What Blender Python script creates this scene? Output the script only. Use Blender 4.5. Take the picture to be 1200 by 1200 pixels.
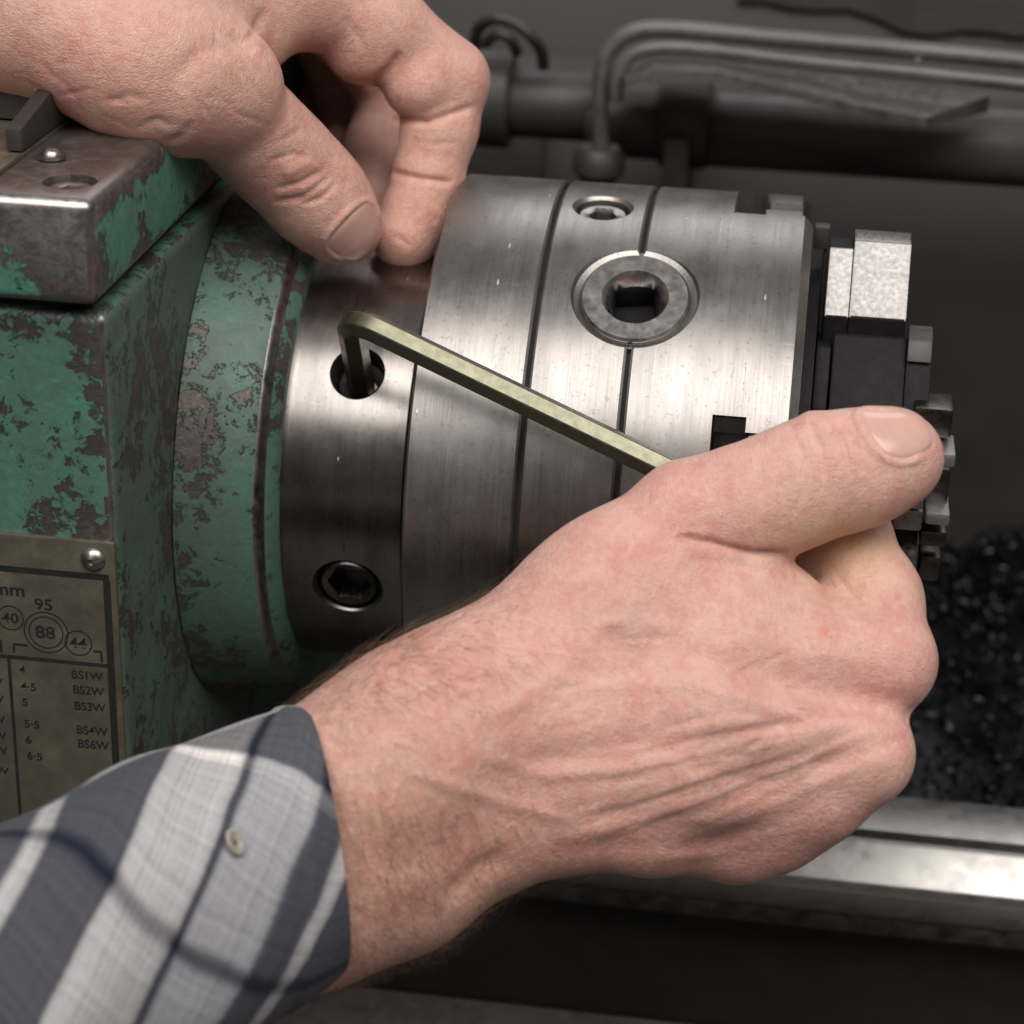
import bpy, bmesh, math, random
import numpy as np
from mathutils import Vector, Matrix

for o in list(bpy.data.objects): bpy.data.objects.remove(o)
scn = bpy.context.scene
COL = scn.collection
random.seed(4); RNG = np.random.default_rng(4)

# ------------------------------------------------------------------ camera
F_PX, YAW, PITCH, ROLL = 2556.13, 0.128888, 0.422389, 0.03239      # solved from the photograph (1200 px frame)
CAM = np.array([0.09207, -0.57324, 0.24303])
FW = np.array([-math.sin(YAW)*math.cos(PITCH), math.cos(YAW)*math.cos(PITCH), -math.sin(PITCH)])
_r = np.array([math.cos(YAW), math.sin(YAW), 0.0]); _u = np.cross(_r, FW)
RT = math.cos(ROLL)*_r + math.sin(ROLL)*_u
UP = -math.sin(ROLL)*_r + math.cos(ROLL)*_u
cd = bpy.data.cameras.new('camera'); cam = bpy.data.objects.new('camera', cd); COL.objects.link(cam)
cam.matrix_world = Matrix(((RT[0], UP[0], -FW[0], CAM[0]), (RT[1], UP[1], -FW[1], CAM[1]), (RT[2], UP[2], -FW[2], CAM[2]), (0, 0, 0, 1)))
cd.sensor_width = 36; cd.lens = 36*F_PX/1200; cd.clip_start = 0.02; cd.clip_end = 50
cd.dof.use_dof = True; cd.dof.focus_distance = 0.535; cd.dof.aperture_fstop = 12.5; cd.dof.aperture_blades = 8
scn.camera = cam

# ------------------------------------------------------------------ world and lamps (workshop, indoors)
w = bpy.data.worlds.new('World'); scn.world = w; w.use_nodes = True
nt = w.node_tree                                               # the room: pale ceiling above, dark floor and machines below
_tc = nt.nodes.new('ShaderNodeTexCoord'); _sp = nt.nodes.new('ShaderNodeSeparateXYZ'); _mr = nt.nodes.new('ShaderNodeMapRange'); _mr.interpolation_type = 'SMOOTHSTEP'
nt.links.new(_tc.outputs['Generated'], _sp.inputs[0]); nt.links.new(_sp.outputs[2], _mr.inputs['Value'])
for k, v in (('From Min', -0.05), ('From Max', 0.75), ('To Min', 0.05), ('To Max', 0.23)): _mr.inputs[k].default_value = v
nt.nodes['Background'].inputs[0].default_value = (1.0, 0.97, 0.94, 1); nt.links.new(_mr.outputs[0], nt.nodes['Background'].inputs[1])
def area(name, loc, target, sx, sy, power, col):
    l = bpy.data.lights.new(name, 'AREA'); l.shape = 'RECTANGLE'; l.size = sx; l.size_y = sy; l.energy = power; l.color = col
    o = bpy.data.objects.new(name, l); COL.objects.link(o); o.location = loc
    o.rotation_euler = (Vector(target)-Vector(loc)).to_track_quat('-Z', 'Y').to_euler()
    return o
area('workshop_lamp', (0.28, -1.12, 1.70), (0.04, 0, 0), 2.9, 1.2, 50, (1.0, 0.955, 0.915))
area('ceiling_lamp', (-0.2, 1.5, 1.5), (0, 0, 0), 1.8, 0.6, 7, (0.95, 0.97, 1.0))
scn.view_settings.view_transform = 'Standard'; scn.view_settings.look = 'None'
scn.view_settings.exposure = 0.26; scn.view_settings.gamma = 1

# ------------------------------------------------------------------ helpers
def ray(px, py):
    d = FW*F_PX + RT*(px-600) - UP*(py-600)
    return d/np.linalg.norm(d)
def aty(px, py, y):
    d = ray(px, py); return CAM + d*((y-CAM[1])/d[1])
def atz(px, py, z):
    d = ray(px, py); return CAM + d*((z-CAM[2])/d[2])
def tag(o, label=None, cat=None, group=None, kind=None):
    if label: o['label'] = label
    if cat: o['category'] = cat
    if group: o['group'] = group
    if kind: o['kind'] = kind
    return o
def empty(name, loc, label, cat, group=None):
    o = bpy.data.objects.new(name, None); COL.objects.link(o); o.location = loc; o.empty_display_size = 0.02
    return tag(o, label, cat, group)
def link(name, me, mat=None, parent=None, smooth=40, kind=None):
    o = bpy.data.objects.new(name, me); COL.objects.link(o)
    if mat and not me.materials: me.materials.append(mat)
    if smooth:
        me.shade_smooth()
        if smooth < 180: me.set_sharp_from_angle(angle=math.radians(smooth))
    if parent:
        o.parent = parent; o.matrix_parent_inverse = Matrix.Translation(-Vector(parent_loc(parent)))
    if kind: o['kind'] = kind
    return o
def parent_loc(p):
    return p.location if p.parent is None else Vector((0, 0, 0))    # parts keep their origin in world space
def pyd(name, v, f):
    me = bpy.data.meshes.new(name); me.from_pydata([tuple(map(float, q)) for q in v], [], [tuple(q) for q in f]); me.update(); return me
def bm_mesh(bm, name):
    me = bpy.data.meshes.new(name); bmesh.ops.recalc_face_normals(bm, faces=bm.faces[:]); bm.to_mesh(me); bm.free(); return me
def box_mesh(name, x0, x1, y0, y1, z0, z1, bev=0.0006, seg=2):
    bm = bmesh.new(); bmesh.ops.create_cube(bm, size=1)
    for v in bm.verts: v.co = Vector(((x0+x1)/2+v.co.x*(x1-x0), (y0+y1)/2+v.co.y*(y1-y0), (z0+z1)/2+v.co.z*(z1-z0)))
    if bev: bmesh.ops.bevel(bm, geom=bm.edges[:], offset=bev, segments=seg, affect='EDGES', profile=0.6)
    return bm_mesh(bm, name)
def prism_x(name, prof, x0, x1, bev=0.0006, seg=2):           # closed (y,z) profile pushed along X
    bm = bmesh.new()
    a = [bm.verts.new((x0, y, z)) for y, z in prof]; b = [bm.verts.new((x1, y, z)) for y, z in prof]
    bm.faces.new(a); bm.faces.new(b[::-1]); n = len(prof)
    for i in range(n): bm.faces.new((a[i], b[i], b[(i+1) % n], a[(i+1) % n]))
    bmesh.ops.recalc_face_normals(bm, faces=bm.faces[:])
    if bev: bmesh.ops.bevel(bm, geom=bm.edges[:], offset=bev, segments=seg, affect='EDGES', profile=0.6)
    return bm_mesh(bm, name)
def rev_x(name, prof, n=160, closed=True):                     # (x, r) profile turned about the X axis
    bm = bmesh.new(); rings = []
    for x, r in prof:
        rings.append([bm.verts.new((x, -r*math.cos(2*math.pi*i/n), r*math.sin(2*math.pi*i/n))) for i in range(n)])
    m = len(prof)
    for k in range(m if closed else m-1):
        A, B = rings[k], rings[(k+1) % m]
        for i in range(n): bm.faces.new((A[i], A[(i+1) % n], B[(i+1) % n], B[i]))
    return bm_mesh(bm, name)
def rev_z(name, prof, n=48):                                   # (r, z) profile turned about Z; r 0 closes
    bm = bmesh.new(); rings = []
    for r, z in prof:
        if r < 1e-7: rings.append([bm.verts.new((0, 0, z))])
        else: rings.append([bm.verts.new((r*math.cos(2*math.pi*i/n), r*math.sin(2*math.pi*i/n), z)) for i in range(n)])
    for A, B in zip(rings, rings[1:]):
        for i in range(n):
            j = (i+1) % n
            if len(A) == 1 and len(B) == 1: continue
            if len(A) == 1: bm.faces.new((A[0], B[i], B[j]))
            elif len(B) == 1: bm.faces.new((A[i], A[j], B[0]))
            else: bm.faces.new((A[i], A[j], B[j], B[i]))
    return bm_mesh(bm, name)
def tube(name, pts, radii, n=12, cap=True):
    pts = [np.array(q, float) for q in pts]
    if np.isscalar(radii): radii = [radii]*len(pts)
    V = []; Fc = []; ref = np.array([0.31, 0.2, 0.93])
    for i, q in enumerate(pts):
        t = pts[min(i+1, len(pts)-1)] - pts[max(i-1, 0)]; t /= np.linalg.norm(t)
        a = np.cross(ref, t); a /= np.linalg.norm(a); b = np.cross(t, a); ref = b
        for k in range(n):
            an = 2*math.pi*k/n; V.append(q + radii[i]*(math.cos(an)*a + math.sin(an)*b))
    for i in range(len(pts)-1):
        for k in range(n): Fc.append((i*n+k, i*n+(k+1) % n, (i+1)*n+(k+1) % n, (i+1)*n+k))
    if cap: Fc.append(tuple(range(n))[::-1]); Fc.append(tuple((len(pts)-1)*n+k for k in range(n)))
    return pyd(name, V, Fc)
def smoothpath(pts, sub=6):
    pts = [np.array(q, float) for q in pts]; out = []
    for i in range(len(pts)-1):
        p0 = pts[max(i-1, 0)]; p1 = pts[i]; p2 = pts[i+1]; p3 = pts[min(i+2, len(pts)-1)]
        for k in range(sub):
            t = k/sub
            out.append(0.5*((2*p1)+(-p0+p2)*t+(2*p0-5*p1+4*p2-p3)*t*t+(-p0+3*p1-3*p2+p3)*t**3))
    out.append(pts[-1]); return out
def cut(me, cutters):                                          # boolean difference, returns a plain mesh
    o = bpy.data.objects.new('tmp', me); COL.objects.link(o); tmp = []
    for c in cutters:
        q = bpy.data.objects.new('cut', c); COL.objects.link(q); tmp.append(q)
        md = o.modifiers.new('b', 'BOOLEAN'); md.operation = 'DIFFERENCE'; md.object = q; md.solver = 'EXACT'
    dg = bpy.context.evaluated_depsgraph_get(); dg.update()
    res = bpy.data.meshes.new_from_object(o.evaluated_get(dg))
    for q in tmp+[o]: bpy.data.objects.remove(q)
    return res
def radial_normals(o, rmin, sharp=35):                         # exact normals on turned outer faces after cutting
    me = o.data; nl = []
    for p in me.polygons:
        n = p.normal
        for vi in p.vertices:
            c = me.vertices[vi].co; r = Vector((0, c.y, c.z))
            if abs(n.x) < 0.3 and r.length > rmin and n.dot(r.normalized()) > 0.95: nl.append(r.normalized())
            else: nl.append(n)
    me.normals_split_custom_set(nl)
def xf(me, M): me.transform(M); return me
def radial(x, ang, r):                                         # frame whose +Z is the outward radial at angle ang (deg) above the front
    a = math.radians(ang); n = Vector((0, -math.cos(a), math.sin(a))); e = Vector((1, 0, 0)); t = n.cross(e)
    M = Matrix.Identity(4)
    for i in range(3): M[i][0] = e[i]; M[i][1] = t[i]; M[i][2] = n[i]
    M.translation = Vector((x, 0, 0)) + n*r
    return M

# ------------------------------------------------------------------ materials
class NT:
    def __init__(s, name):
        s.m = bpy.data.materials.new(name); s.m.use_nodes = True; s.t = s.m.node_tree; s.b = s.t.nodes['Principled BSDF']
    def n(s, typ, ins=None, **kw):
        x = s.t.nodes.new(typ)
        for k, v in kw.items(): setattr(x, k, v)
        for k, v in (ins or {}).items(): s.put(x.inputs[k], v)
        return x
    def put(s, sock, v):
        if hasattr(v, 'is_output'): s.t.links.new(v, sock)
        elif hasattr(v, 'outputs'): s.t.links.new(v.outputs[0], sock)
        else: sock.default_value = v
    def co(s, scale=(1, 1, 1), which='Object', rot=(0, 0, 0)):
        tc = s.n('ShaderNodeTexCoord'); return s.n('ShaderNodeMapping', {'Vector': tc.outputs[which], 'Scale': scale, 'Rotation': rot})
    def noise(s, vec, scale, detail=4, rough=0.55, dist=0): return s.n('ShaderNodeTexNoise', {'Vector': vec, 'Scale': scale, 'Detail': detail, 'Roughness': rough, 'Distortion': dist})
    def ramp(s, fac, stops, interp='LINEAR'):
        r = s.n('ShaderNodeValToRGB', {'Fac': fac}); cr = r.color_ramp; cr.interpolation = interp
        while len(cr.elements) < len(stops): cr.elements.new(0.5)
        for e, (p, c) in zip(cr.elements, stops):
            e.position = p; e.color = c if hasattr(c, '__len__') and len(c) == 4 else ((*c, 1) if hasattr(c, '__len__') else (c, c, c, 1))
        return r
    def mix(s, fac, a, b, mode='MIX'):
        x = s.n('ShaderNodeMix', data_type='RGBA', blend_type=mode); s.put(x.inputs[0], fac)
        s.put(x.inputs[6], a if not isinstance(a, tuple) else (*a, 1)); s.put(x.inputs[7], b if not isinstance(b, tuple) else (*b, 1)); return x.outputs[2]
    def math(s, op, a, b=0.0, c=0.0):
        x = s.n('ShaderNodeMath', operation=op); s.put(x.inputs[0], a); s.put(x.inputs[1], b); s.put(x.inputs[2], c); return x.outputs[0]
    def bump(s, h, strength, dist=0.001, prev=None):
        x = s.n('ShaderNodeBump', {'Height': h, 'Strength': strength, 'Distance': dist})
        if prev is not None: s.put(x.inputs['Normal'], prev)
        return x.outputs[0]
    def out(s, **kw):
        for k, v in kw.items():
            k = {'col': 'Base Color', 'rough': 'Roughness', 'metal': 'Metallic', 'nrm': 'Normal', 'spec': 'Specular IOR Level', 'aniso': 'Anisotropic', 'coat': 'Coat Weight'}.get(k, k)
            if isinstance(v, tuple) and len(v) == 3: v = (*v, 1)
            s.put(s.b.inputs[k], v)
        return s.m
def steel(name, col, rough, turned=True, scr=1.0, dark=0.5, nb=0.12):
    s = NT(name)
    big = s.noise(s.co((1, 1, 1)), 45, 5, 0.6)
    smear = s.noise(s.co((60, 14, 14)), 3, 4, 0.6)
    fine = s.noise(s.co((2600, 22, 22) if turned else (60, 900, 60)), 1.0, 3, 0.6)
    mott = s.ramp(s.mix(0.5, big.outputs[0], smear.outputs[0]), [(0.3, tuple(c*dark for c in col)), (0.62, col)])
    # short bright nicks
    vec = s.co((420, 130, 130), rot=(0.4, 0.9, 0.3)); v = s.n('ShaderNodeTexVoronoi', {'Vector': vec, 'Scale': 0.55})
    nick = s.ramp(v.outputs['Distance'], [(0.0, 1.0), (0.06*scr+0.001, 1.0), (0.085*scr+0.002, 0.0)])
    pick = s.ramp(v.outputs['Color'], [(0.66, 0.0), (0.70, 1.0)])
    nk = s.mix(1.0, nick.outputs[0], pick.outputs[0], 'MULTIPLY')
    sv = s.noise(s.co((70, 900, 900), rot=(0.5, 0.2, 0.35)), 1.0, 2, 0.5); sl_ = s.ramp(sv.outputs[0], [(0.70, 0.0), (0.73, 1.0), (0.76, 0.0)])
    sm_ = s.noise(s.co(), 28, 3); sgate = s.ramp(sm_.outputs[0], [(0.5, 0.0), (0.6, 1.0)]); scl = s.mix(1.0, sl_.outputs[0], sgate.outputs[0], 'MULTIPLY')
    spot = s.noise(s.co(), 900, 3, 0.6); oil = s.ramp(spot.outputs[0], [(0.60, 0.0), (0.68, 1.0)])
    mot2 = s.mix(s.math('MULTIPLY', oil.outputs[0], 0.45), mott.outputs[0], tuple(c*0.35 for c in col))
    base = s.mix(nk, s.mix(s.math('MULTIPLY', scl, 0.6), mot2, (0.6, 0.58, 0.56)), (0.8, 0.77, 0.74))
    rr = s.ramp(s.mix(0.4, big.outputs[0], fine.outputs[0]), [(0.3, rough*0.75), (0.7, rough*1.35)])
    rr2 = s.mix(nk, rr.outputs[0], (0.5, 0.5, 0.5))
    b = s.bump(fine.outputs[0], nb, 0.0002); b = s.bump(nk, 0.3, 0.0003, b)
    tn = s.n('ShaderNodeTangent', direction_type='RADIAL', axis='X') if turned else None
    m = s.out(col=base, rough=rr2, metal=1.0, nrm=b)
    if turned:
        s.put(s.b.inputs['Anisotropic'], 0.45); s.put(s.b.inputs['Anisotropic Rotation'], 0.25); s.put(s.b.inputs['Tangent'], tn)
    return m
def flatmetal(name, col, rough, metal=1.0, nscale=200, var=0.5, bmp=0.15):
    s = NT(name); n = s.noise(s.co(), nscale, 6, 0.65); n2 = s.noise(s.co(), nscale*0.12, 3)
    c = s.ramp(s.mix(0.5, n.outputs[0], n2.outputs[0]), [(0.32, tuple(x*var for x in col)), (0.66, col)])
    r = s.ramp(n.outputs[0], [(0.3, max(0.04, rough-0.1)), (0.7, min(1, rough+0.12))])
    return s.out(col=c, rough=r, metal=metal, nrm=s.bump(n.outputs[0], bmp, 0.0004))
def paint(name, seed, amount, grime=0.5, bias=None, fleck=1.0):    # chipped green enamel over bare, dirty iron
    s = NT(name)
    tc = s.n('ShaderNodeTexCoord'); mp = s.n('ShaderNodeMapping', {'Vector': tc.outputs['Object'], 'Location': (seed*1.7, seed*0.9, seed*2.3)})
    a = s.noise(mp, 48, 10, 0.66, 0.3); b = s.noise(mp, 210, 8, 0.72, 0.5); c = s.noise(mp, 14, 4, 0.55); d = s.noise(mp, 700, 5, 0.7, 0.3)
    h = s.math('ADD', s.math('MULTIPLY', a.outputs[0], 0.52), s.math('ADD', s.math('MULTIPLY', b.outputs[0], 0.30*fleck), s.math('MULTIPLY', c.outputs[0], 0.20)))
    h = s.math('ADD', h, s.math('MULTIPLY', s.math('SUBTRACT', d.outputs[0], 0.5), 0.08*fleck))
    if bias:                                                    # worn more towards one end: (axis, from, to, change)
        sep = s.n('ShaderNodeSeparateXYZ', {'Vector': tc.outputs['Object']})
        for ax, f0, f1, amt in bias:
            mr = s.n('ShaderNodeMapRange', {'Value': sep.outputs[ax], 'From Min': f0, 'From Max': f1, 'To Min': 0.0, 'To Max': amt}); h = s.math('ADD', h, mr.outputs[0])
    keep = s.ramp(h, [(amount, 0.0), (amount+0.010, 1.0)])
    edge = s.ramp(h, [(amount-0.03, 0.0), (amount, 1.0), (amount+0.035, 0.0)])
    gn = s.noise(mp, 30, 10, 0.72, 0.8); gn2 = s.noise(mp, 420, 5, 0.7); gn3 = s.noise(mp, 95, 6, 0.7, 0.4)
    green = s.mix(s.ramp(gn2.outputs[0], [(0.35, 0), (0.7, 1)]).outputs[0], (0.052, 0.182, 0.136), (0.090, 0.275, 0.207))
    green = s.mix(s.ramp(gn3.outputs[0], [(0.42, 0.0), (0.68, 0.7)]).outputs[0], green, (0.075, 0.150, 0.112))
    gr = s.ramp(s.mix(0.4, gn.outputs[0], b.outputs[0]), [(0.5-0.22*grime-0.08, 0.0), (0.70-0.2*grime, 1.0)])
    green = s.mix(s.math('MULTIPLY', gr.outputs[0], 0.9*min(1, grime*1.3)), green, (0.080, 0.096, 0.080))
    iron = s.mix(s.ramp(b.outputs[0], [(0.4, 0), (0.62, 1)]).outputs[0], (0.105, 0.095, 0.086), (0.25, 0.232, 0.215))
    iron = s.mix(s.ramp(a.outputs[0], [(0.42, 0.7), (0.52, 0)]).outputs[0], iron, (0.065, 0.055, 0.042))
    iron = s.mix(s.ramp(d.outputs[0], [(0.5, 0), (0.75, 0.6)]).outputs[0], iron, (0.26, 0.24, 0.22))
    col = s.mix(keep.outputs[0], iron, green)
    col = s.mix(s.math('MULTIPLY', edge.outputs[0], 0.45), col, (0.03, 0.026, 0.02))
    bb = s.bump(keep.outputs[0], 0.7, 0.0005); bb = s.bump(b.outputs[0], 0.4, 0.0007, bb); bb = s.bump(gn2.outputs[0], 0.3, 0.0005, bb)
    rg = s.mix(keep.outputs[0], (0.40, 0.40, 0.40), (0.36, 0.36, 0.36)); rg = s.mix(gr.outputs[0], rg, (0.5, 0.5, 0.5))
    mt = s.math('MULTIPLY', s.math('SUBTRACT', 1.0, keep.outputs[0]), 0.5)
    return s.out(col=col, rough=rg, metal=mt, nrm=bb)

M = {}
M['chuck'] = steel('turned_steel', (0.34, 0.32, 0.305), 0.39, scr=0.9, dark=0.55)
M['nose'] = steel('polished_steel', (0.29, 0.27, 0.255), 0.28, scr=0.8, dark=0.5)
M['ground'] = flatmetal('ground_steel', (0.46, 0.445, 0.43), 0.46, 1.0, 1500, 0.86, 0.06)
M['socket'] = flatmetal('socket_steel', (0.40, 0.38, 0.37), 0.32, 1.0, 900, 0.72, 0.06)
M['black'] = flatmetal('black_steel_and_shade', (0.013, 0.012, 0.013), 0.55, 0.0, 350, 0.45, 0.2)  # black steel; on jaws and in the key hole, shade put into the colour
M['jaw_face'] = flatmetal('lit_jaw_face_steel', (0.30, 0.29, 0.28), 0.48, 1.0, 900, 0.90, 0.06)  # jaw faces that reflect the lamp, their brightness put into the colour
M['pinion'] = flatmetal('pinion_steel', (0.42, 0.40, 0.385), 0.30, 1.0, 300, 0.88, 0.015)
M['stud'] = flatmetal('oily_dark_stud', (0.14, 0.13, 0.125), 0.3, 1.0, 500, 0.6, 0.1)
M['black'].node_tree.nodes['Principled BSDF'].inputs['Specular IOR Level'].default_value = 0.16
M['groove'] = flatmetal('groove_dirt', (0.02, 0.018, 0.017), 0.8, 0.0)
M['key'] = flatmetal('olive_plated_steel', (0.180, 0.174, 0.125), 0.36, 0.85, 420, 0.9, 0.05)
M['worn'] = flatmetal('worn_iron', (0.26, 0.23, 0.215), 0.36, 0.8, 260, 0.5, 0.3)
M['edge'] = flatmetal('worn_bright_edge', (0.45, 0.42, 0.40), 0.34, 1.0, 300, 0.6, 0.3)
M['plate'] = flatmetal('tarnished_plate', (0.27, 0.24, 0.185), 0.42, 0.75, 120, 0.55, 0.2)
M['ink'] = flatmetal('black_ink', (0.018, 0.017, 0.016), 0.55, 0.0, 800, 0.6, 0.05)
M['green'] = paint('chipped_green_casting', 1.0, 0.543, 0.5, [(0, -0.072, -0.060, -0.04)], 1.55)
M['green_cover'] = paint('chipped_green_cover', 3.3, 0.505, 0.1, [(2, 0.084, 0.099, -0.10), (0, -0.078, -0.066, -0.06)], 1.2)
M['green_cover_side'] = paint('chipped_green_cover_side', 9.1, 0.465, 0.15, [(2, 0.098, 0.103, -0.13), (1, -0.113, -0.125, -0.14), (2, 0.088, 0.083, -0.06)], 1.1)
M['green_side'] = paint('grimy_green_side', 5.2, 0.535, 0.88, None, 1.5)
M['green_ring'] = paint('worn_green_ring', 7.4, 0.538, 0.66, [(0, -0.045, -0.0605, -0.03)], 1.55)
M['dark_iron'] = flatmetal('dark_oily_iron', (0.055, 0.051, 0.048), 0.5, 0.2, 90, 0.55, 0.3)
M['guard'] = flatmetal('dark_painted_guard', (0.028, 0.026, 0.024), 0.6, 0.0, 30, 0.7, 0.15)
M['way'] = flatmetal('scraped_way', (0.42, 0.41, 0.39), 0.36, 1.0, 160, 0.78, 0.1)
M['pipe'] = flatmetal('dirty_pipe', (0.165, 0.153, 0.142), 0.46, 0.4, 200, 0.5, 0.2)
M['rubber'] = flatmetal('black_oily_tube', (0.065, 0.060, 0.058), 0.45, 0.0, 150, 0.6, 0.2)

# ================================================================== SETTING
tray_z = -0.20
me = pyd('chip_tray', [(-1.2, -0.5, tray_z), (1.2, -0.5, tray_z), (1.2, 0.45, tray_z), (-1.2, 0.45, tray_z)], [(0, 1, 2, 3)])
tag(link('chip_tray', me, M['dark_iron'], smooth=0), kind='structure')
# rear splash guard: a sheet bent over at the top
prof = [(0.30, tray_z), (0.30, 0.040), (0.308, 0.052), (0.50, 0.092), (0.50, 0.088), (0.311, 0.048), (0.305, 0.038), (0.305, tray_z)]
sg = empty('splash_guard', (0.1, 0.30, tray_z), 'dark grey sheet splash guard standing behind the chuck', 'guard')
link('sheet', prism_x('sheet', prof, -0.6, 0.9, 0), M['guard'], sg, 60)
link('seam_strip', box_mesh('seam_strip', -0.050, -0.012, 0.290, 0.2985, tray_z+0.001, 0.036, 0.001), M['guard'], sg)

# ------------------------------------------------------------------ bed with ways
bed = empty('lathe_bed', (0.1, 0.0, tray_z), 'lathe bed with bright scraped ways below the chuck', 'lathe bed')
zb = -0.115
link('flat_way', prism_x('flat_way', [(0.027, zb), (0.0055, zb), (0.0055, zb-0.004), (0.0025, zb-0.004), (0.0025, zb-0.02), (0.027, zb-0.02)], 0.02, 0.8, 0.0004), M['way'], bed)
link('vee_way', prism_x('vee_way', [(0.0018, zb-0.0005), (-0.0002, zb-0.0005), (-0.0104, zb-0.0092), (-0.0108, zb-0.0125), (-0.006, zb-0.03), (0.0018, zb-0.03)], 0.02, 0.8, 0.0006), M['way'], bed)
link('bed_wall', prism_x('bed_wall', [(0.028, zb-0.021), (-0.0080, zb-0.0135), (-0.0088, zb-0.022), (0.008, zb-0.040), (0.012, tray_z+0.001), (0.028, tray_z+0.001)], -0.05, 0.8, 0.001), M['dark_iron'], bed)
q0 = atz(380, 1150, -0.17); q1 = atz(700, 1199, -0.17)
yl = float(q0[1])
fr = empty('bed_front_ledge', (0.0, yl-0.05, tray_z), 'dull grey iron ledge below the forearm', 'ledge')
link('ledge', box_mesh('ledge', -0.3, 0.7, yl-0.12, yl, tray_z+0.001, -0.17, 0.002), M['pipe'], fr)

# swarf heap behind the ways
def heap(x, y): return (0.092*math.exp(-((y-0.22)/0.11)**2)*(0.82+0.18*math.sin(x*37+y*21)) + 0.004)*min(1, max(0, (x-0.04)/0.05))
def swarf_heap():
    V = []; Fc = []
    for i in range(11000):
        x = RNG.uniform(0.06, 0.42); y = RNG.uniform(0.035, 0.285)
        hz = heap(x, y)
        c = np.array([x, y, tray_z+hz+RNG.uniform(-0.003, 0.004)])
        d = RNG.normal(size=3); d /= np.linalg.norm(d); e = np.cross(d, RNG.normal(size=3)); e /= np.linalg.norm(e); g = np.cross(d, e)
        R = RNG.uniform(0.0012, 0.004); wd = RNG.uniform(0.0008, 0.002); n = 6; b = len(V); a0 = RNG.uniform(0, 6.28)
        for k in range(n):
            an = a0+k*0.75; pt = c+R*(math.cos(an)*d+math.sin(an)*e)+g*k*0.0006
            pt[2] = max(pt[2], tray_z+0.0006)
            q = pt+g*wd; q[2] = max(q[2], tray_z+0.0006)
            V += [pt, q]
        for k in range(n-1): Fc.append((b+2*k, b+2*k+1, b+2*k+3, b+2*k+2))
    b = len(V); nx, ny = 60, 44
    for i in range(nx+1):
        for j in range(ny+1):
            x = 0.05+0.40*i/nx; y = 0.032+0.255*j/ny; V.append((x, y, tray_z+heap(x, y)+RNG.uniform(-0.0015, 0.0015)))
    for i in range(nx):
        for j in range(ny): q = b+i*(ny+1)+j; Fc.append((q, q+ny+1, q+ny+2, q+1))
    return pyd('swarf', V, Fc)
M['swarf'] = flatmetal('blue_black_swarf', (0.016, 0.016, 0.020), 0.36, 0.6, 500, 0.2, 0.2)
sw = swarf_heap(); sw.materials.append(M['swarf']); sw.materials.append(M['pipe'])
for k_, p_ in enumerate(sw.polygons): p_.material_index = 1 if k_ < 55000 and (k_//5) % 41 == 7 else 0  # scattered chips in a paler material: glints put into the colour
tag(link('swarf', sw, None, None, 60), 'heap of small blue black metal chips beside the ways', 'swarf', kind='stuff')
# ------------------------------------------------------------------ rods and pipes behind the chuck
rod = empty('feed_rod', (0.05, 0.22, 0.03), 'thick dark horizontal rod with collars behind the chuck', 'rod')
yr = 0.22
def rodx(name, pa, pb, half, mat, parent):
    A = aty(*pa, yr); B = aty(*pb, yr); r = half/2556.13*float((A-CAM)@FW); zc = (A[2]+B[2])/2
    prof = [(A[0], 0.0005), (A[0], r*0.94), (A[0]+r*0.1, r), (B[0]-r*0.1, r), (B[0], r*0.94), (B[0], 0.0005)]
    me = rev_x(name, prof, 64); me.transform(Matrix.Translation((0, yr, zc)))
    return link(name, me, mat, parent, 40)
zr = float(aty(690, 122, yr)[2])
rodx('thin_section', (596, 122), (700, 124), 40, M['dark_iron'], rod)
rodx('collar', (470, 112), (600, 114), 56, M['dark_iron'], rod)
rodx('bush', (690, 140), (785, 142), 44, M['dark_iron'], rod)
rodx('thick_section', (830, 158), (1560, 190), 44, M['rubber'], rod)
rodx('bracket_ring', (775, 140), (832, 142), 56, M['dark_iron'], rod)
# support foot of the rod
bkt = box_mesh('bracket_foot', float(aty(782, 160, yr)[0]), float(aty(812, 160, yr)[0]), yr-0.02, yr+0.0795, 0.012, 0.045, 0.002)
link('bracket_foot', bkt, M['dark_iron'], rod)
def px_path(pts, sub=8): return smoothpath([aty(x, y, d) for x, y, d in pts], sub)
pp = empty('coolant_pipe', aty(706, 205, 0.19), 'thin bent coolant pipe running along above the rod', 'pipe')
link('pipe', tube('pipe', px_path([(706, 205, .19), (704, 150, .19), (704, 100, .19), (712, 62, .19), (740, 38, .19), (790, 34, .19), (900, 44, .19), (1060, 58, .19), (1330, 84, .19)]), 0.0030, 16), M['pipe'], pp, 180)
q = aty(702, 188, 0.19)
nut = rev_z('pipe_nut', [(0.0, -0.006), (0.0075, -0.006), (0.0095, -0.004), (0.0095, 0.002), (0.007, 0.005), (0.0, 0.005)], 24); nut.transform(Matrix.Translation(Vector(q)))
link('pipe_nut', nut, M['dark_iron'], pp)
stub = rev_z('pipe_stub', [(0.0, -0.20), (0.0065, -0.20), (0.0065, -0.004), (0, -0.004)], 24); stub.transform(Matrix.Translation(Vector(q)))
link('pipe_stub', stub, M['dark_iron'], pp)
p2 = empty('return_pipe', aty(735, 85, 0.185), 'second thin pipe lying just under the bent coolant pipe', 'pipe')
link('pipe', tube('pipe', px_path([(722, 118, .185), (724, 88, .185), (745, 62, .185), (800, 56, .185), (940, 72, .185), (1100, 88, .185), (1330, 112, .185)]), 0.0026, 16), M['pipe'], p2, 180)
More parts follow.
